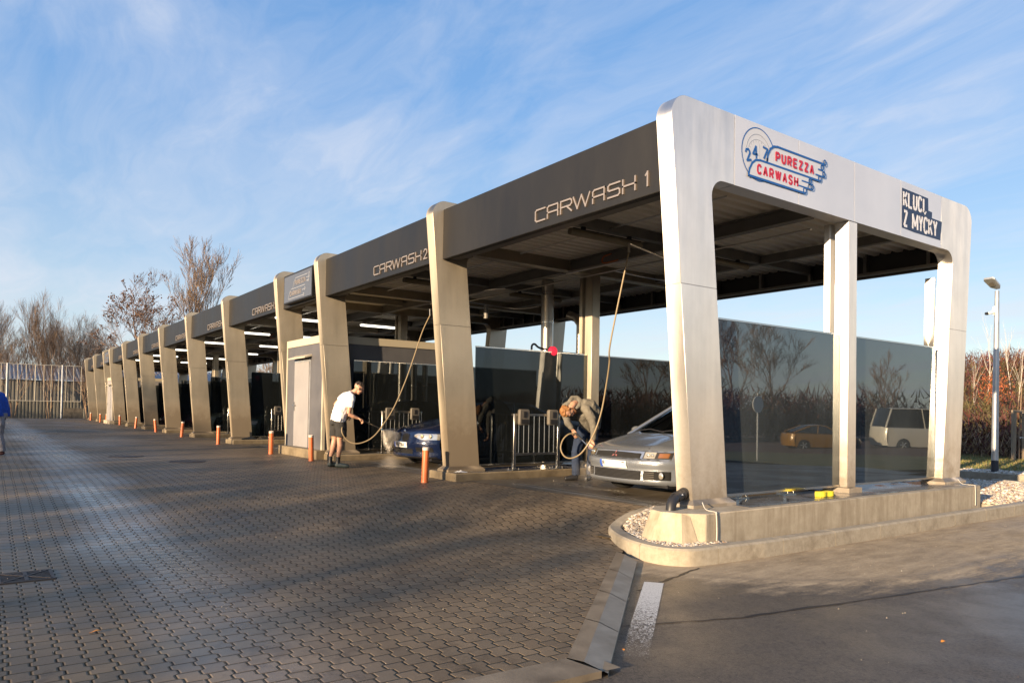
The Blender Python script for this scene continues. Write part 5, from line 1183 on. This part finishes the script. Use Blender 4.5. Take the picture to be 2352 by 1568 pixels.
# suds and wet streaks on the bay floor by the silver car
m = MB()
for (px, py, rx, ry, n) in ((1345, 1118, .9, .22, 700), (1400, 1126, .8, .20, 600), (1480, 1150, .9, .16, 420), (1320, 1110, .5, .2, 260)):
    q = onz(px, py, 0)
    for k in range(n):
        a = rd.uniform(0, 2*pi); t = sqrt(rd.random()); x = q.x+rx*t*cos(a)*rd.uniform(.8, 1.1); y = q.y+ry*t*sin(a)+.05*sin(x*9); s_ = rd.uniform(.003, .010)*(1.1-t)
        m.ball((x, y, .003), s_, 6, 4, (1.6, 1., .16))
o = m.build('suds', mat('soap suds', (.40, .38, .34), .5), None, flip=False); tag(o, 'thin white soap suds on the bay floor before the silver car', 'foam', kind='stuff')

# ------------------------------------------------------------------ trees
def tree(name, base, height, seed, label, spread=.55, levels=5, kids=(3, 4), trunk=.028, m=BARK, stems=1, group=None, twig=.012, clumps=0, cat='tree', up=.25, first=.3):
    rd = random.Random(seed); T_ = MB(); C_ = MB(); r = empty(name, base, 0, label, cat, group); tips = []
    def br(p, d, L, rad, lv):
        n = 4; pts = [p]; rs = [rad]; q = p; dd = d.copy()
        for k in range(n):
            dd = (dd+Vector((rd.gauss(0, .10), rd.gauss(0, .10), rd.gauss(0, .06)+.05*up*4*(lv > 0)))).normalized(); q = q+dd*L/n; pts.append(q); rs.append(max(twig*.5, rad*(1-.62*(k+1)/n)))
        (T_ if lv == 0 else C_).tube(pts, rs, 7 if lv == 0 else (4 if lv < 3 else 3), cap=False)
        if lv >= levels: tips.append(q); return
        nk = rd.randint(*kids)+(3 if lv == 0 else 0)
        for k in range(nk):
            t = (first+(1-first)*(k+.6)/nk) if lv == 0 else .25+.75*(k+.5)/nk; i = min(n-1, int(t*n)); bp_ = pts[i].lerp(pts[i+1], t*n-i)
            a = rd.uniform(0, 2*pi) if lv else k*2.4+rd.uniform(-.4, .4); side = Vector((cos(a), sin(a), 0)); side = (side-dd*side.dot(dd)).normalized()
            ang = rd.uniform(.45, .95)*spread*1.6*(1.15-.5*t); nd = (dd*cos(ang)+side*sin(ang)+Vector((0, 0, up*.5))).normalized()
            br(bp_, nd, L*rd.uniform(.50, .72)*(1.0-.30*t if lv == 0 else 1.), max(twig*.7, rs[i]*rd.uniform(.45, .62)), lv+1)
        br(q, dd, L*.5, rs[-1], lv+1)
    for s_ in range(stems):
        a = rd.uniform(0, 6.3); lean = Vector((cos(a)*.22*(stems > 1), sin(a)*.22*(stems > 1), 1)).normalized()
        br(Vector((cos(a)*.3*(stems > 1), sin(a)*.3*(stems > 1), 0)), lean, height*(.52 if stems == 1 else .5)*rd.uniform(.85, 1.05), height*trunk/2*(1 if stems == 1 else .55), 0)
    T_.build('trunk', m, r, flip=False); C_.build('crown', m, r, smooth=False, flip=False)
    if clumps:
        K_ = MB()
        for q in rd.sample(tips, min(len(tips), clumps)):
            for _ in range(4): K_.ball(q+Vector((rd.gauss(0, .12), rd.gauss(0, .12), rd.gauss(-.1, .12))), rd.uniform(.035, .075), 5, 4)
        K_.build('seed_clusters', mat('dry seed clusters', (.10, .05, .03), .9), r, smooth=False, flip=False)
    return r
def gp(px, dep): p = at(px, 930, dep*.88); return (p.x, p.y, -.4)
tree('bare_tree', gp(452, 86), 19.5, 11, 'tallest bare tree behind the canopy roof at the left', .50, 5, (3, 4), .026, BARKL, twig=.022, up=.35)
tree('bare_tree', gp(352, 78), 14.2, 5, 'bare tree with dark seed clusters left of the tallest one', .62, 5, (3, 4), .026, BARK, twig=.02, clumps=260, up=.15)
LT = [(28, 78, 13.6, 28, 'bushy bare tree behind the fence at the left edge', .40, 3), (-20, 80, 13.5, 29, 'bare tree half cut by the left edge of the photo', .42, 3), (118, 80, 12.2, 23, 'bare multi-stem tree second from the left behind the fence', .38, 3), (206, 84, 12.6, 33, 'broad bare bush-like tree just left of the canopy end', .60, 4), (262, 90, 11.5, 35, 'low spreading bare tree rising over the far canopy end', .65, 3), (165, 95, 11.5, 36, 'small bare tree in the gap between its taller neighbours behind the fence', .5, 3), (75, 92, 12.2, 37, 'thin bare tree between the two left clumps behind the fence', .4, 3)]
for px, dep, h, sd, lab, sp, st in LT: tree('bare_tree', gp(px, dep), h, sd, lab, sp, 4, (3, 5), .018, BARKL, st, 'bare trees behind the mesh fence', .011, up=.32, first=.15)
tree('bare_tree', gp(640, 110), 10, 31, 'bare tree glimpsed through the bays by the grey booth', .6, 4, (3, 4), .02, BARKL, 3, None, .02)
# thickets: masses of twigs over the hill
def thicket(name, n, pos, hgt, mats, seed, lab, wd=(.015, .04), dens=7, big=.5):
    rd = random.Random(seed); mb = MB()
    k = 0
    while k < n:
        x, y, z = pos(rd); H = hgt*rd.uniform(.45, 1.1); mb.m = min(len(mats)-1, int((.5+.5*sin(x*.45+1.3*sin(y*.6))+rd.gauss(0, .28))*len(mats)) if True else 0); mb.m = max(0, mb.m)
        for _ in range(dens):
            a = rd.uniform(0, 2*pi); t = rd.uniform(.0, .9); b = Vector((x+rd.gauss(0, big*.4), y+rd.gauss(0, big*.4), z+H*t)); d = Vector((cos(a)*rd.uniform(.2, 1), sin(a)*rd.uniform(.2, 1), rd.uniform(.1, 1.0))).normalized(); L = rd.uniform(.3, .85)*H*.55; s_ = Vector((-sin(a), cos(a), rd.uniform(-.3, .3)))*rd.uniform(*wd)
            mb.add([b-s_, b+s_, b+d*L], [(0, 1, 2)]); k += 1
    return tag(mb.build(name, mats, None, smooth=False, flip=False), lab, 'thicket', kind='stuff')
TH = [mat('red brush twigs', (.10, .036, .026), .9), mat('crimson brush twigs', (.125, .038, .036), .9), mat('brown brush twigs', (.10, .062, .032), .9), mat('olive brush twigs', (.095, .08, .03), .9), mat('tan dry stalks', (.27, .185, .10), .9)]
def ph(r):
    while True:
        x, y = r.uniform(-45, 6), 24+r.random()**1.4*52
        dx, dy = x-CAM.x, y-CAM.y; u = dx*_R2.x+dy*_R2.y; f_ = dx*_F.x+dy*_F.y
        if f_ > 5 and -.2 < u/f_ < .78: return x, y, hz(x, y)
thicket('brush', 115000, ph, 1.7, TH[:4], 1, 'mass of reddish winter brush covering the hill')
def ph2(r):
    x, y = r.uniform(-26, 2), r.uniform(23.2, 25.2)+0; return x, y+.6*sin(x), hz(x, y)-.05
thicket('dry_grass_edge', 14000, ph2, 1.15, [TH[4], TH[2], TH[4]], 2, 'dry tan stalks at the foot of the brush hill', (.008, .02))
for px, dep, h, sd, lab in ((2263, 41, 6.6, 41, 'slender pale birch above the brush right of the end frame'), (2320, 42, 6.2, 42, 'pale birch on the hill nearer the right edge'), (2236, 37, 4.2, 43, 'short thin birch close to the end frame'), (2338, 37, 5.2, 44, 'leaning birch low on the slope at the right edge')):
    p = at(px, 930, dep); z = hz(p.x, p.y); tree('birch', (p.x, p.y, z-.1), h, sd, lab, .34, 2, (2, 3), .009, BIRCH, 1, 'birches on the brush hill', .004, up=.5, first=.35)
rd = random.Random(6); p = at(2284, 892, 35.5); m = MB()
for k in range(700):
    v = Vector((rd.gauss(0, .33), rd.gauss(0, .33), rd.gauss(0, .5))); a = rd.uniform(0, 6.3); q = p+v; s_ = .05; m.add([q, q+Vector((cos(a)*s_, sin(a)*s_, .02)), q+Vector((0, .0, s_))], [(0, 1, 2)])
r = empty('shrub', (p.x, p.y, hz(p.x, p.y)), 0, 'small shrub keeping its bright orange leaves in the red brush', 'shrub'); o = m.build('leaves', mat('orange leaves', (.36, .10, .03), .8), r, smooth=False, flip=False); o.location = -r.location
m = MB(); m.tube([(0, 0, 0), (0, 0, 2.4)], .04, 6); m.build('stem', BARK, r)
# grass tufts on the verge
def pv(r): x = r.uniform(-16, 3); y = r.uniform(14.8, 24); u = (x*-.3+(y-24)*.95); return x, y, -.27+.25*0
rd = random.Random(12); mb = MB()
for k in range(26000):
    x, y = rd.uniform(-14, 2), rd.uniform(14.7, 24.5); z = -.26; a = rd.uniform(0, 6.3); s_ = rd.uniform(.006, .014); h = rd.uniform(.03, .10); mb.m = rd.choice([0, 1])
    mb.add([(x-s_*cos(a), y-s_*sin(a), z), (x+s_*cos(a), y+s_*sin(a), z), (x+rd.gauss(0, .03), y+rd.gauss(0, .03), z+h)], [(0, 1, 2)])
tag(mb.build('grass', [mat('green grass blade', (.10, .13, .025), .8), mat('straw grass blade', (.26, .20, .08), .8)], None, smooth=False, flip=False), kind='stuff')
# ------------------------------------------------------------------ lamp post with camera, staked tree
r = empty('street_lamp', (-2.669, 14.958, -.2), 0, 'galvanised lamp post with flat head and a white security camera', 'street lamp')
m = MB(); m.tube([(0, 0, .30), (.02, 0, 2.4), (.045, -.01, 4.72)], [.082, .072, .052], 16); m.build('pole', GALV, r)
m = MB(); m.tube([(0, 0, 0), (0, 0, .30)], .086, 16); m.build('pole_foot', mat('dark navy foot', (.02, .025, .04), .5), r)
hr = (Vector(_R2)*-.45+Vector((_F.x, _F.y, 0))*-.2); hr.z = 0; ax = hr.normalized(); sdv = Vector((-ax.y, ax.x, 0)); tp = Vector((.045, -.01, 4.72))
m = MB(); b_ = tp+ax*.02+Vector((0, 0, .05)); top = []; 
for (a, w, h) in ((-.06, .05, 0), (.05, .13, .045), (.30, .145, .20), (.34, .11, .225)): top.append((b_+ax*a-sdv*w+Vector((0, 0, h)), b_+ax*a+sdv*w+Vector((0, 0, h))))
vs = [v for t_ in top for v in t_]; vs2 = [v+Vector((0, 0, .045)) for v in vs]; n_ = len(vs)
m.add(vs+vs2, [(0, 1, 3, 2), (2, 3, 5, 4), (4, 5, 7, 6), (8, 10, 11, 9), (10, 12, 13, 11), (12, 14, 15, 13), (0, 2, 10, 8), (2, 4, 12, 10), (4, 6, 14, 12), (1, 9, 11, 3), (3, 11, 13, 5), (5, 13, 15, 7), (6, 7, 15, 14), (0, 8, 9, 1)])
h_ = m.build('lamp_head', GALV, r, ang=.3); m = MB(); c = b_+ax*.19+Vector((0, 0, .115)); e = (ax*.25+Vector((0, 0, .155))).normalized()
m.add([c-sdv*.06-e*.08-Vector((0, 0, .012)), c+sdv*.06-e*.08-Vector((0, 0, .012)), c+sdv*.06+e*.06-Vector((0, 0, .012)), c-sdv*.06+e*.06-Vector((0, 0, .012))], [(0, 1, 2, 3)]); m.build('led_panel', GREYP, h_, flip=False)
R_ = Vector((_R2.x, _R2.y, 0)); c0 = Vector((.03, 0, 4.18)); tgt = c0-R_*.27+Vector((0, 0, -.06))
sc = MB().tube([c0+Vector((0, 0, .16)), c0-R_*.06+Vector((0, 0, .08)), c0-R_*.09+Vector((0, 0, -.02))], [.03, .05, .035], 12); sc.box(c0+Vector((-.02, 0, .02)), (.10, .08, .22)); sc = sc.build('camera_bracket', WHITE, r)
MB().tube([c0-R_*.06+Vector((0, 0, -.01)), c0-R_*.24+Vector((0, 0, -.055))], .038, 14).build('security_camera', WHITE, sc); MB().tube([c0-R_*.235+Vector((0, 0, -.055)), tgt-R_*.02], [.042, .034], 14).build('camera_lens', BLACK, sc)
r = empty('tree_guard', (-5.0, 22.7, -.28), YAW-pi/2, 'weathered wooden tripod stake frame on the grass at the right edge', 'tree stake')
for (x, y, dx) in ((0, 0, .03), (.28, .5, .0), (.55, -.1, -.04), (.62, .45, 0.)): MB().tube([(x, y, 0), (x+dx, y, 1.78)], .045, 8).build('stake', WOODM, r)
m = MB(); m.box((.30, -.05, 1.74), (.75, .03, .08)); m.box((.60, .2, 1.68), (.03, .7, .08)); m.build('cross_rail', WOODM, r)
MB().tube([(.3, .2, 0), (.34, .22, 1.2), (.4, .2, 2.8)], [.03, .025, .012], 7).build('sapling_stem', BARKL, r); MB().tube([(.2, -.02, .8), (.33, .2, .83), (.5, .0, .8)], .012, 6).build('tie', WHITE, r)

# ------------------------------------------------------------------ left background: mesh fence on posts, shed
fx = -66.
r = empty('ball_fence', (fx, -3, 0), 0, 'tall pale steel fence with thin uprights across the far left end', 'fence')
def c1(px, py): d = at(px/2.24/1.7007, (1200+py/2.24)/1.7007, 1)-CAM; return CAM+d*((fx-CAM.x)/d.x)
yy = [c1(x, 600).y+3 for x in (-60, 10, 75, 155, 230, 310, 385, 450, 515, 580, 645, 712)]
zt, zb = c1(400, 505).z, c1(400, 820).z
for k, y in enumerate(yy):
    MB().tube([(0, y, zb), (0, y, zt)], .035 if k in (2, 5) else .02, 6).build('upright', CREAM, r)
MB().tube([(0, c1(545, 600).y+3, -.1), (0, c1(545, 600).y+3, zt+.05)], .06, 8).build('post', GALV, r); MB().tube([(0, yy[2]-.1, -.1), (0, yy[2]-.1, zt+.05)], .06, 8).build('post', GALV, r)
m = MB(); m.tube([(0, yy[0]-4, zb), (0, yy[-1], zb)], .035, 6); m.tube([(0, yy[0]-4, zt), (0, yy[-1], zt)], .03, 6); m.build('rail', CREAM, r)
m = MB()
for k in range(34): z = zb+(zt-zb)*k/33; m.tube([(0.03, yy[0]-4, z), (0.03, yy[-1], z)], .0035, 3, cap=False)
m.build('wire_mesh', GALV, r, smooth=False)
MB().box((fx+.3, -1.4, .25), (.3, .35, 1.1)); o = MB().b2((fx+.2, c1(553, 900).y, -.1), (fx+.5, -.2+.4, c1(600, 880).z)).build('stone_trough', DCONC, None); tag(o, 'low mossy concrete block at the foot of the far fence', 'concrete block')
sx = -84.; r = empty('corrugated_shed', (sx, 0, 0), 0, 'long grey corrugated metal shed with pale ribbed roof at the far left', 'shed')
zr = c1(400, 640).z*1.0; zr = at(175, 868+22, 1); d_ = zr-CAM; zr = (CAM+d_*((sx-CAM.x)/d_.x)).z; d_ = at(175, 845-20+2, 1)-CAM; zr2 = (CAM+d_*((sx-2.5-CAM.x)/d_.x)).z
m = MB(); pts = []; y = -22
while y < 34: pts += [(0, y), (0, y+.14), (-.05, y+.17), (-.05, y+.27)]; y += .3
m.grid([[(p[0], p[1], z) for p in pts] for z in (-.5, 3.6)]); m.build('wall', GALVS, r, ang=.3, flip=False)
m = MB(); pts2 = []; y = -22
while y < 34: pts2 += [(0, y), (.0, y+.18), (.05, y+.22), (.05, y+.32)]; y += .36
m.grid([[(.25, p[1], 3.62+p[0]) for p in pts2], [(-6.0, p[1], 5.40+p[0]) for p in pts2]]); m.build('roof', WCORR, r, ang=.3, flip=False)

# ------------------------------------------------------------------ what stands behind the photographer (seen only as reflections and shadows)
def mir(v): return Vector((-.25-v.x, v.y, v.z))
c_ = Car('passenger_van', (0, 0, 0), 0, paint('van paint', (.62, .58, .50), .1, .35), 'pale passenger van with dark windows parked across the road, mirrored in the end glass', dict(W=1.95, L=5.4, plan=.3, z1=1.0, lightweight=1,
    nose=[(.19, .08), (.3, .0), (.7, .02), (1.0, .1)], deck=[(0, 1.0), (.5, 1.15), (.9, 1.25), (4.9, 1.32), (5.4, 1.30)], wheels=(.95, 4.3), arch=.38, cabin=((.75, 1.22), (1.45, 2.25), (5.0, 2.35), (5.32, 1.32)), tumble=.88, glass=DGLASS), 'van')
va = at(2010, 1035, 41.5); p = mir(va); c_.r.location = (p.x-.585*5.4, p.y+.81*5.4, -.33-.034*(p.x-6)+.02); c_.r.rotation_euler = (0, 0, radians(216))
c_ = Car('yellow_car', (0, 0, 0), 0, paint('yellow car paint', (.26, .13, .012), .1, .3), 'yellow car across the road, mirrored in the end glass', dict(W=1.75, L=4.2, plan=.42, z1=.72, lightweight=1, nose=[(.19, .08), (.42, .0), (.55, .02), (.72, .11)], deck=[(0, .72), (.3, .80), (1.3, .97), (3.7, 1.03), (4.2, .95)], wheels=(.86, 3.4), arch=.345, cabin=((1.2, .97), (2.0, 1.4), (3.1, 1.4), (4.0, 1.05)), glass=DGLASS))
va = at(1800, 1030, 41); p = mir(va); c_.r.location = (p.x-.585*4.2, p.y+.81*4.2, -.33-.034*(p.x-6)+.02); c_.r.rotation_euler = (0, 0, radians(216))
va = mir(at(1740, 928, 26)); r = empty('round_sign', (va.x, va.y, -.5), 0, 'round pale traffic sign on a thin pole, mirrored in the end glass', 'sign'); MB().tube([(0, 0, 0), (0, 0, va.z+.9)], .03, 8).build('pole', GALV, r); MB().lathe([(.001, -.03), (.3, -.03), (.3, 0), (.001, 0)], 24, (0, 0, va.z+.5), 'x').build('disc', WHITE, r)
for k, (px, dep, h, sd) in enumerate(((1700, 66, 13.5, 61), (1785, 68, 14.5, 62), (2050, 62, 9, 63))):
    v = mir(at(px, 930, dep)); tree('bare_tree', (v.x, v.y, -1.2), h, sd, ['tall bare tree mirrored at the left of the end glass', 'tall bare tree mirrored in the middle of the end glass', 'lower bare tree mirrored in the right end pane'][k], .55, 5 if k < 2 else 4, (3, 3), .020, BARK, twig=.022)
def ph3(r):
    y = r.uniform(-20, 75); x = 36-.12*(y-30)+r.uniform(0, 12); return x, y, -1.2+.6*r.random()
thicket('brush', 34000, lambda r: ph3(r), 4.4, TH[:3], 7, 'dark thicket across the road, mirrored in the end glass', (.05, .12), 8, 1.2)
m = MB(); m.grid([[(52+i*5-.12*(j*6-30)+0, -26+j*6, -1.3+.15*i) for i in range(4)] for j in range(18)]); tag(m.build('hill', HILLM, None, flip=False), kind='structure')
def ph4(r):
    x = r.uniform(-75, 12); y = -44+r.uniform(-2.5, 2.5); return x, y, -.4
HB = [mat('hedge evergreen', (.035, .05, .02), .8), mat('hedge brown twigs', (.08, .06, .035), .9)]
rd4 = random.Random(44)
def hh(x): return 8.45+.25*sin(x*.33)+.2*sin(x*.9+1)
mb = MB()
for k in range(50000):
    x = rd4.uniform(-78, 10.2); y = -44+rd4.uniform(-2.2, 2.2); z = rd4.random()**.8*hh(x)*(1. if rd4.random() < .97 else 1.12); a = rd4.uniform(0, 6.3); s_ = rd4.uniform(.10, .30); mb.m = rd4.choice([0, 1])
    mb.add([(x, y, z-.4), (x+cos(a)*s_, y+.3*sin(a)*s_, z-.4+s_*.5), (x-s_*.2, y, z-.4+s_)], [(0, 1, 2)])
tag(mb.build('tall_hedge', HB, None, smooth=False, flip=False), 'tall ragged hedge behind the photographer that shades the yard', 'hedge', kind='stuff')
for k, (x, y, h, sd) in enumerate(((30, -44, 12, 71), (36, -50, 13, 72), (-20, -47, 15, 73))):
    tree('bare_tree', (x, y, -.4), h, sd, ['bare tree behind the photographer at the end of the hedge', 'second bare tree beyond the hedge end behind the photographer', 'bare tree rising over the hedge behind the photographer'][k], .55, 4, (3, 4), .03, BARK, twig=.05)

rd = random.Random(77); gx = []
def gpos(r):
    x, y = r.uniform(.3, 5.2), r.uniform(-4.6, 6.5); ok = math.hypot(x+.8, min(y-1.33, 0)) < 3.2 if r.random() < .7 else True
    return (x, y) if ok and x > .85 and not (x < 2.5 and y < -1.15*(x)+.1-.6) else (None, None)
pebbles(gpos, 550, lambda x, y: -.326, 'grit', rmin=.002, rmax=.0055, seed=21)
def gpos2(r):
    x, y = r.uniform(-6, 1.6), r.uniform(-6.3, -.2); return (x, y) if x < xr(y)-.05 else (None, None)
pebbles(gpos2, 200, lambda x, y: gz(x, y)+.001, 'grit', rmin=.002, rmax=.006, seed=22)
# ------------------------------------------------------------------ light, sky
SUN_EL, AZ = radians(10.5), radians(14)
sd_ = Vector((sin(AZ)*cos(SUN_EL), -cos(AZ)*cos(SUN_EL), sin(SUN_EL)))
ld = bpy.data.lights.new('sun', 'SUN'); ld.energy = 5.0; ld.angle = radians(.53); ld.color = (1., .74, .46)
lo_ = bpy.data.objects.new('sun', ld); COL.objects.link(lo_); lo_.rotation_euler = sd_.to_track_quat('Z', 'Y').to_euler()
w = bpy.data.worlds.new('World'); scene.world = w; w.use_nodes = True; nt = w.node_tree; bg = nt.nodes['Background']
sky = nt.nodes.new('ShaderNodeTexSky'); sky.sky_type = 'NISHITA'; sky.sun_disc = False; sky.sun_elevation = SUN_EL; sky.sun_rotation = pi-AZ; sky.altitude = 200; sky.air_density = 1.0; sky.dust_density = .6; sky.ozone_density = 1.6
hs = nt.nodes.new('ShaderNodeHueSaturation'); hs.inputs['Saturation'].default_value = 1.15; nt.links.new(sky.outputs[0], hs.inputs['Color'])
tc = nt.nodes.new('ShaderNodeTexCoord'); sp = nt.nodes.new('ShaderNodeSeparateXYZ'); nt.links.new(tc.outputs['Generated'], sp.inputs[0])
zz = mth(nt, 'MAXIMUM', sp.outputs['Z'], .02); zc = mth(nt, 'ADD', zz, .12)
cv = nt.nodes.new('ShaderNodeCombineXYZ'); nt.links.new(mth(nt, 'DIVIDE', sp.outputs['X'], zc), cv.inputs[0]); nt.links.new(mth(nt, 'DIVIDE', sp.outputs['Y'], zc), cv.inputs[1])
mp = nt.nodes.new('ShaderNodeMapping'); mp.inputs['Rotation'].default_value = (0, 0, radians(35)); mp.inputs['Scale'].default_value = (.55, 1.5, 1); mp.inputs['Location'].default_value = (1.3, .4, 0); nt.links.new(cv.outputs[0], mp.inputs['Vector'])
wr = N(nt, 'TexNoise', Scale=1.3, Detail=4); nt.links.new(mp.outputs[0], wr.inputs['Vector'])
va_ = nt.nodes.new('ShaderNodeVectorMath'); va_.operation = 'MULTIPLY_ADD'; nt.links.new(wr.outputs['Color'], va_.inputs[0]); va_.inputs[1].default_value = (.9, .9, 0); nt.links.new(mp.outputs[0], va_.inputs[2])
cn = N(nt, 'TexNoise', Scale=1.25, Detail=10, Roughness=.62); nt.links.new(va_.outputs[0], cn.inputs['Vector'])
cl = ramp(nt, cn.outputs['Fac'], [(.40, (0, 0, 0)), (.54, (.27,)*3), (.68, (.66,)*3), (.82, (.95,)*3)])
K_ = 1./(.10*2**1.25)
gr = ramp(nt, sp.outputs['Z'], [(0., (.80*K_, .83*K_, .86*K_)), (.17, (.50*K_, .65*K_, .87*K_)), (.38, (.23*K_, .45*K_, .85*K_)), (.75, (.12*K_, .33*K_, .76*K_))])
base = mixc(nt, .7, hs.outputs[0], gr)
cm = mixc(nt, cl, base, (.80*K_, .83*K_, .92*K_)); nt.links.new(cm, bg.inputs['Color']); bg.inputs['Strength'].default_value = .10
scene.view_settings.view_transform = 'Standard'; scene.view_settings.look = 'None'; scene.view_settings.gamma = 1; scene.view_settings.exposure = 1.25
scene.cycles.use_denoising = True; scene.cycles.max_bounces = 6; scene.cycles.transparent_max_bounces = 24; scene.cycles.caustics_reflective = False
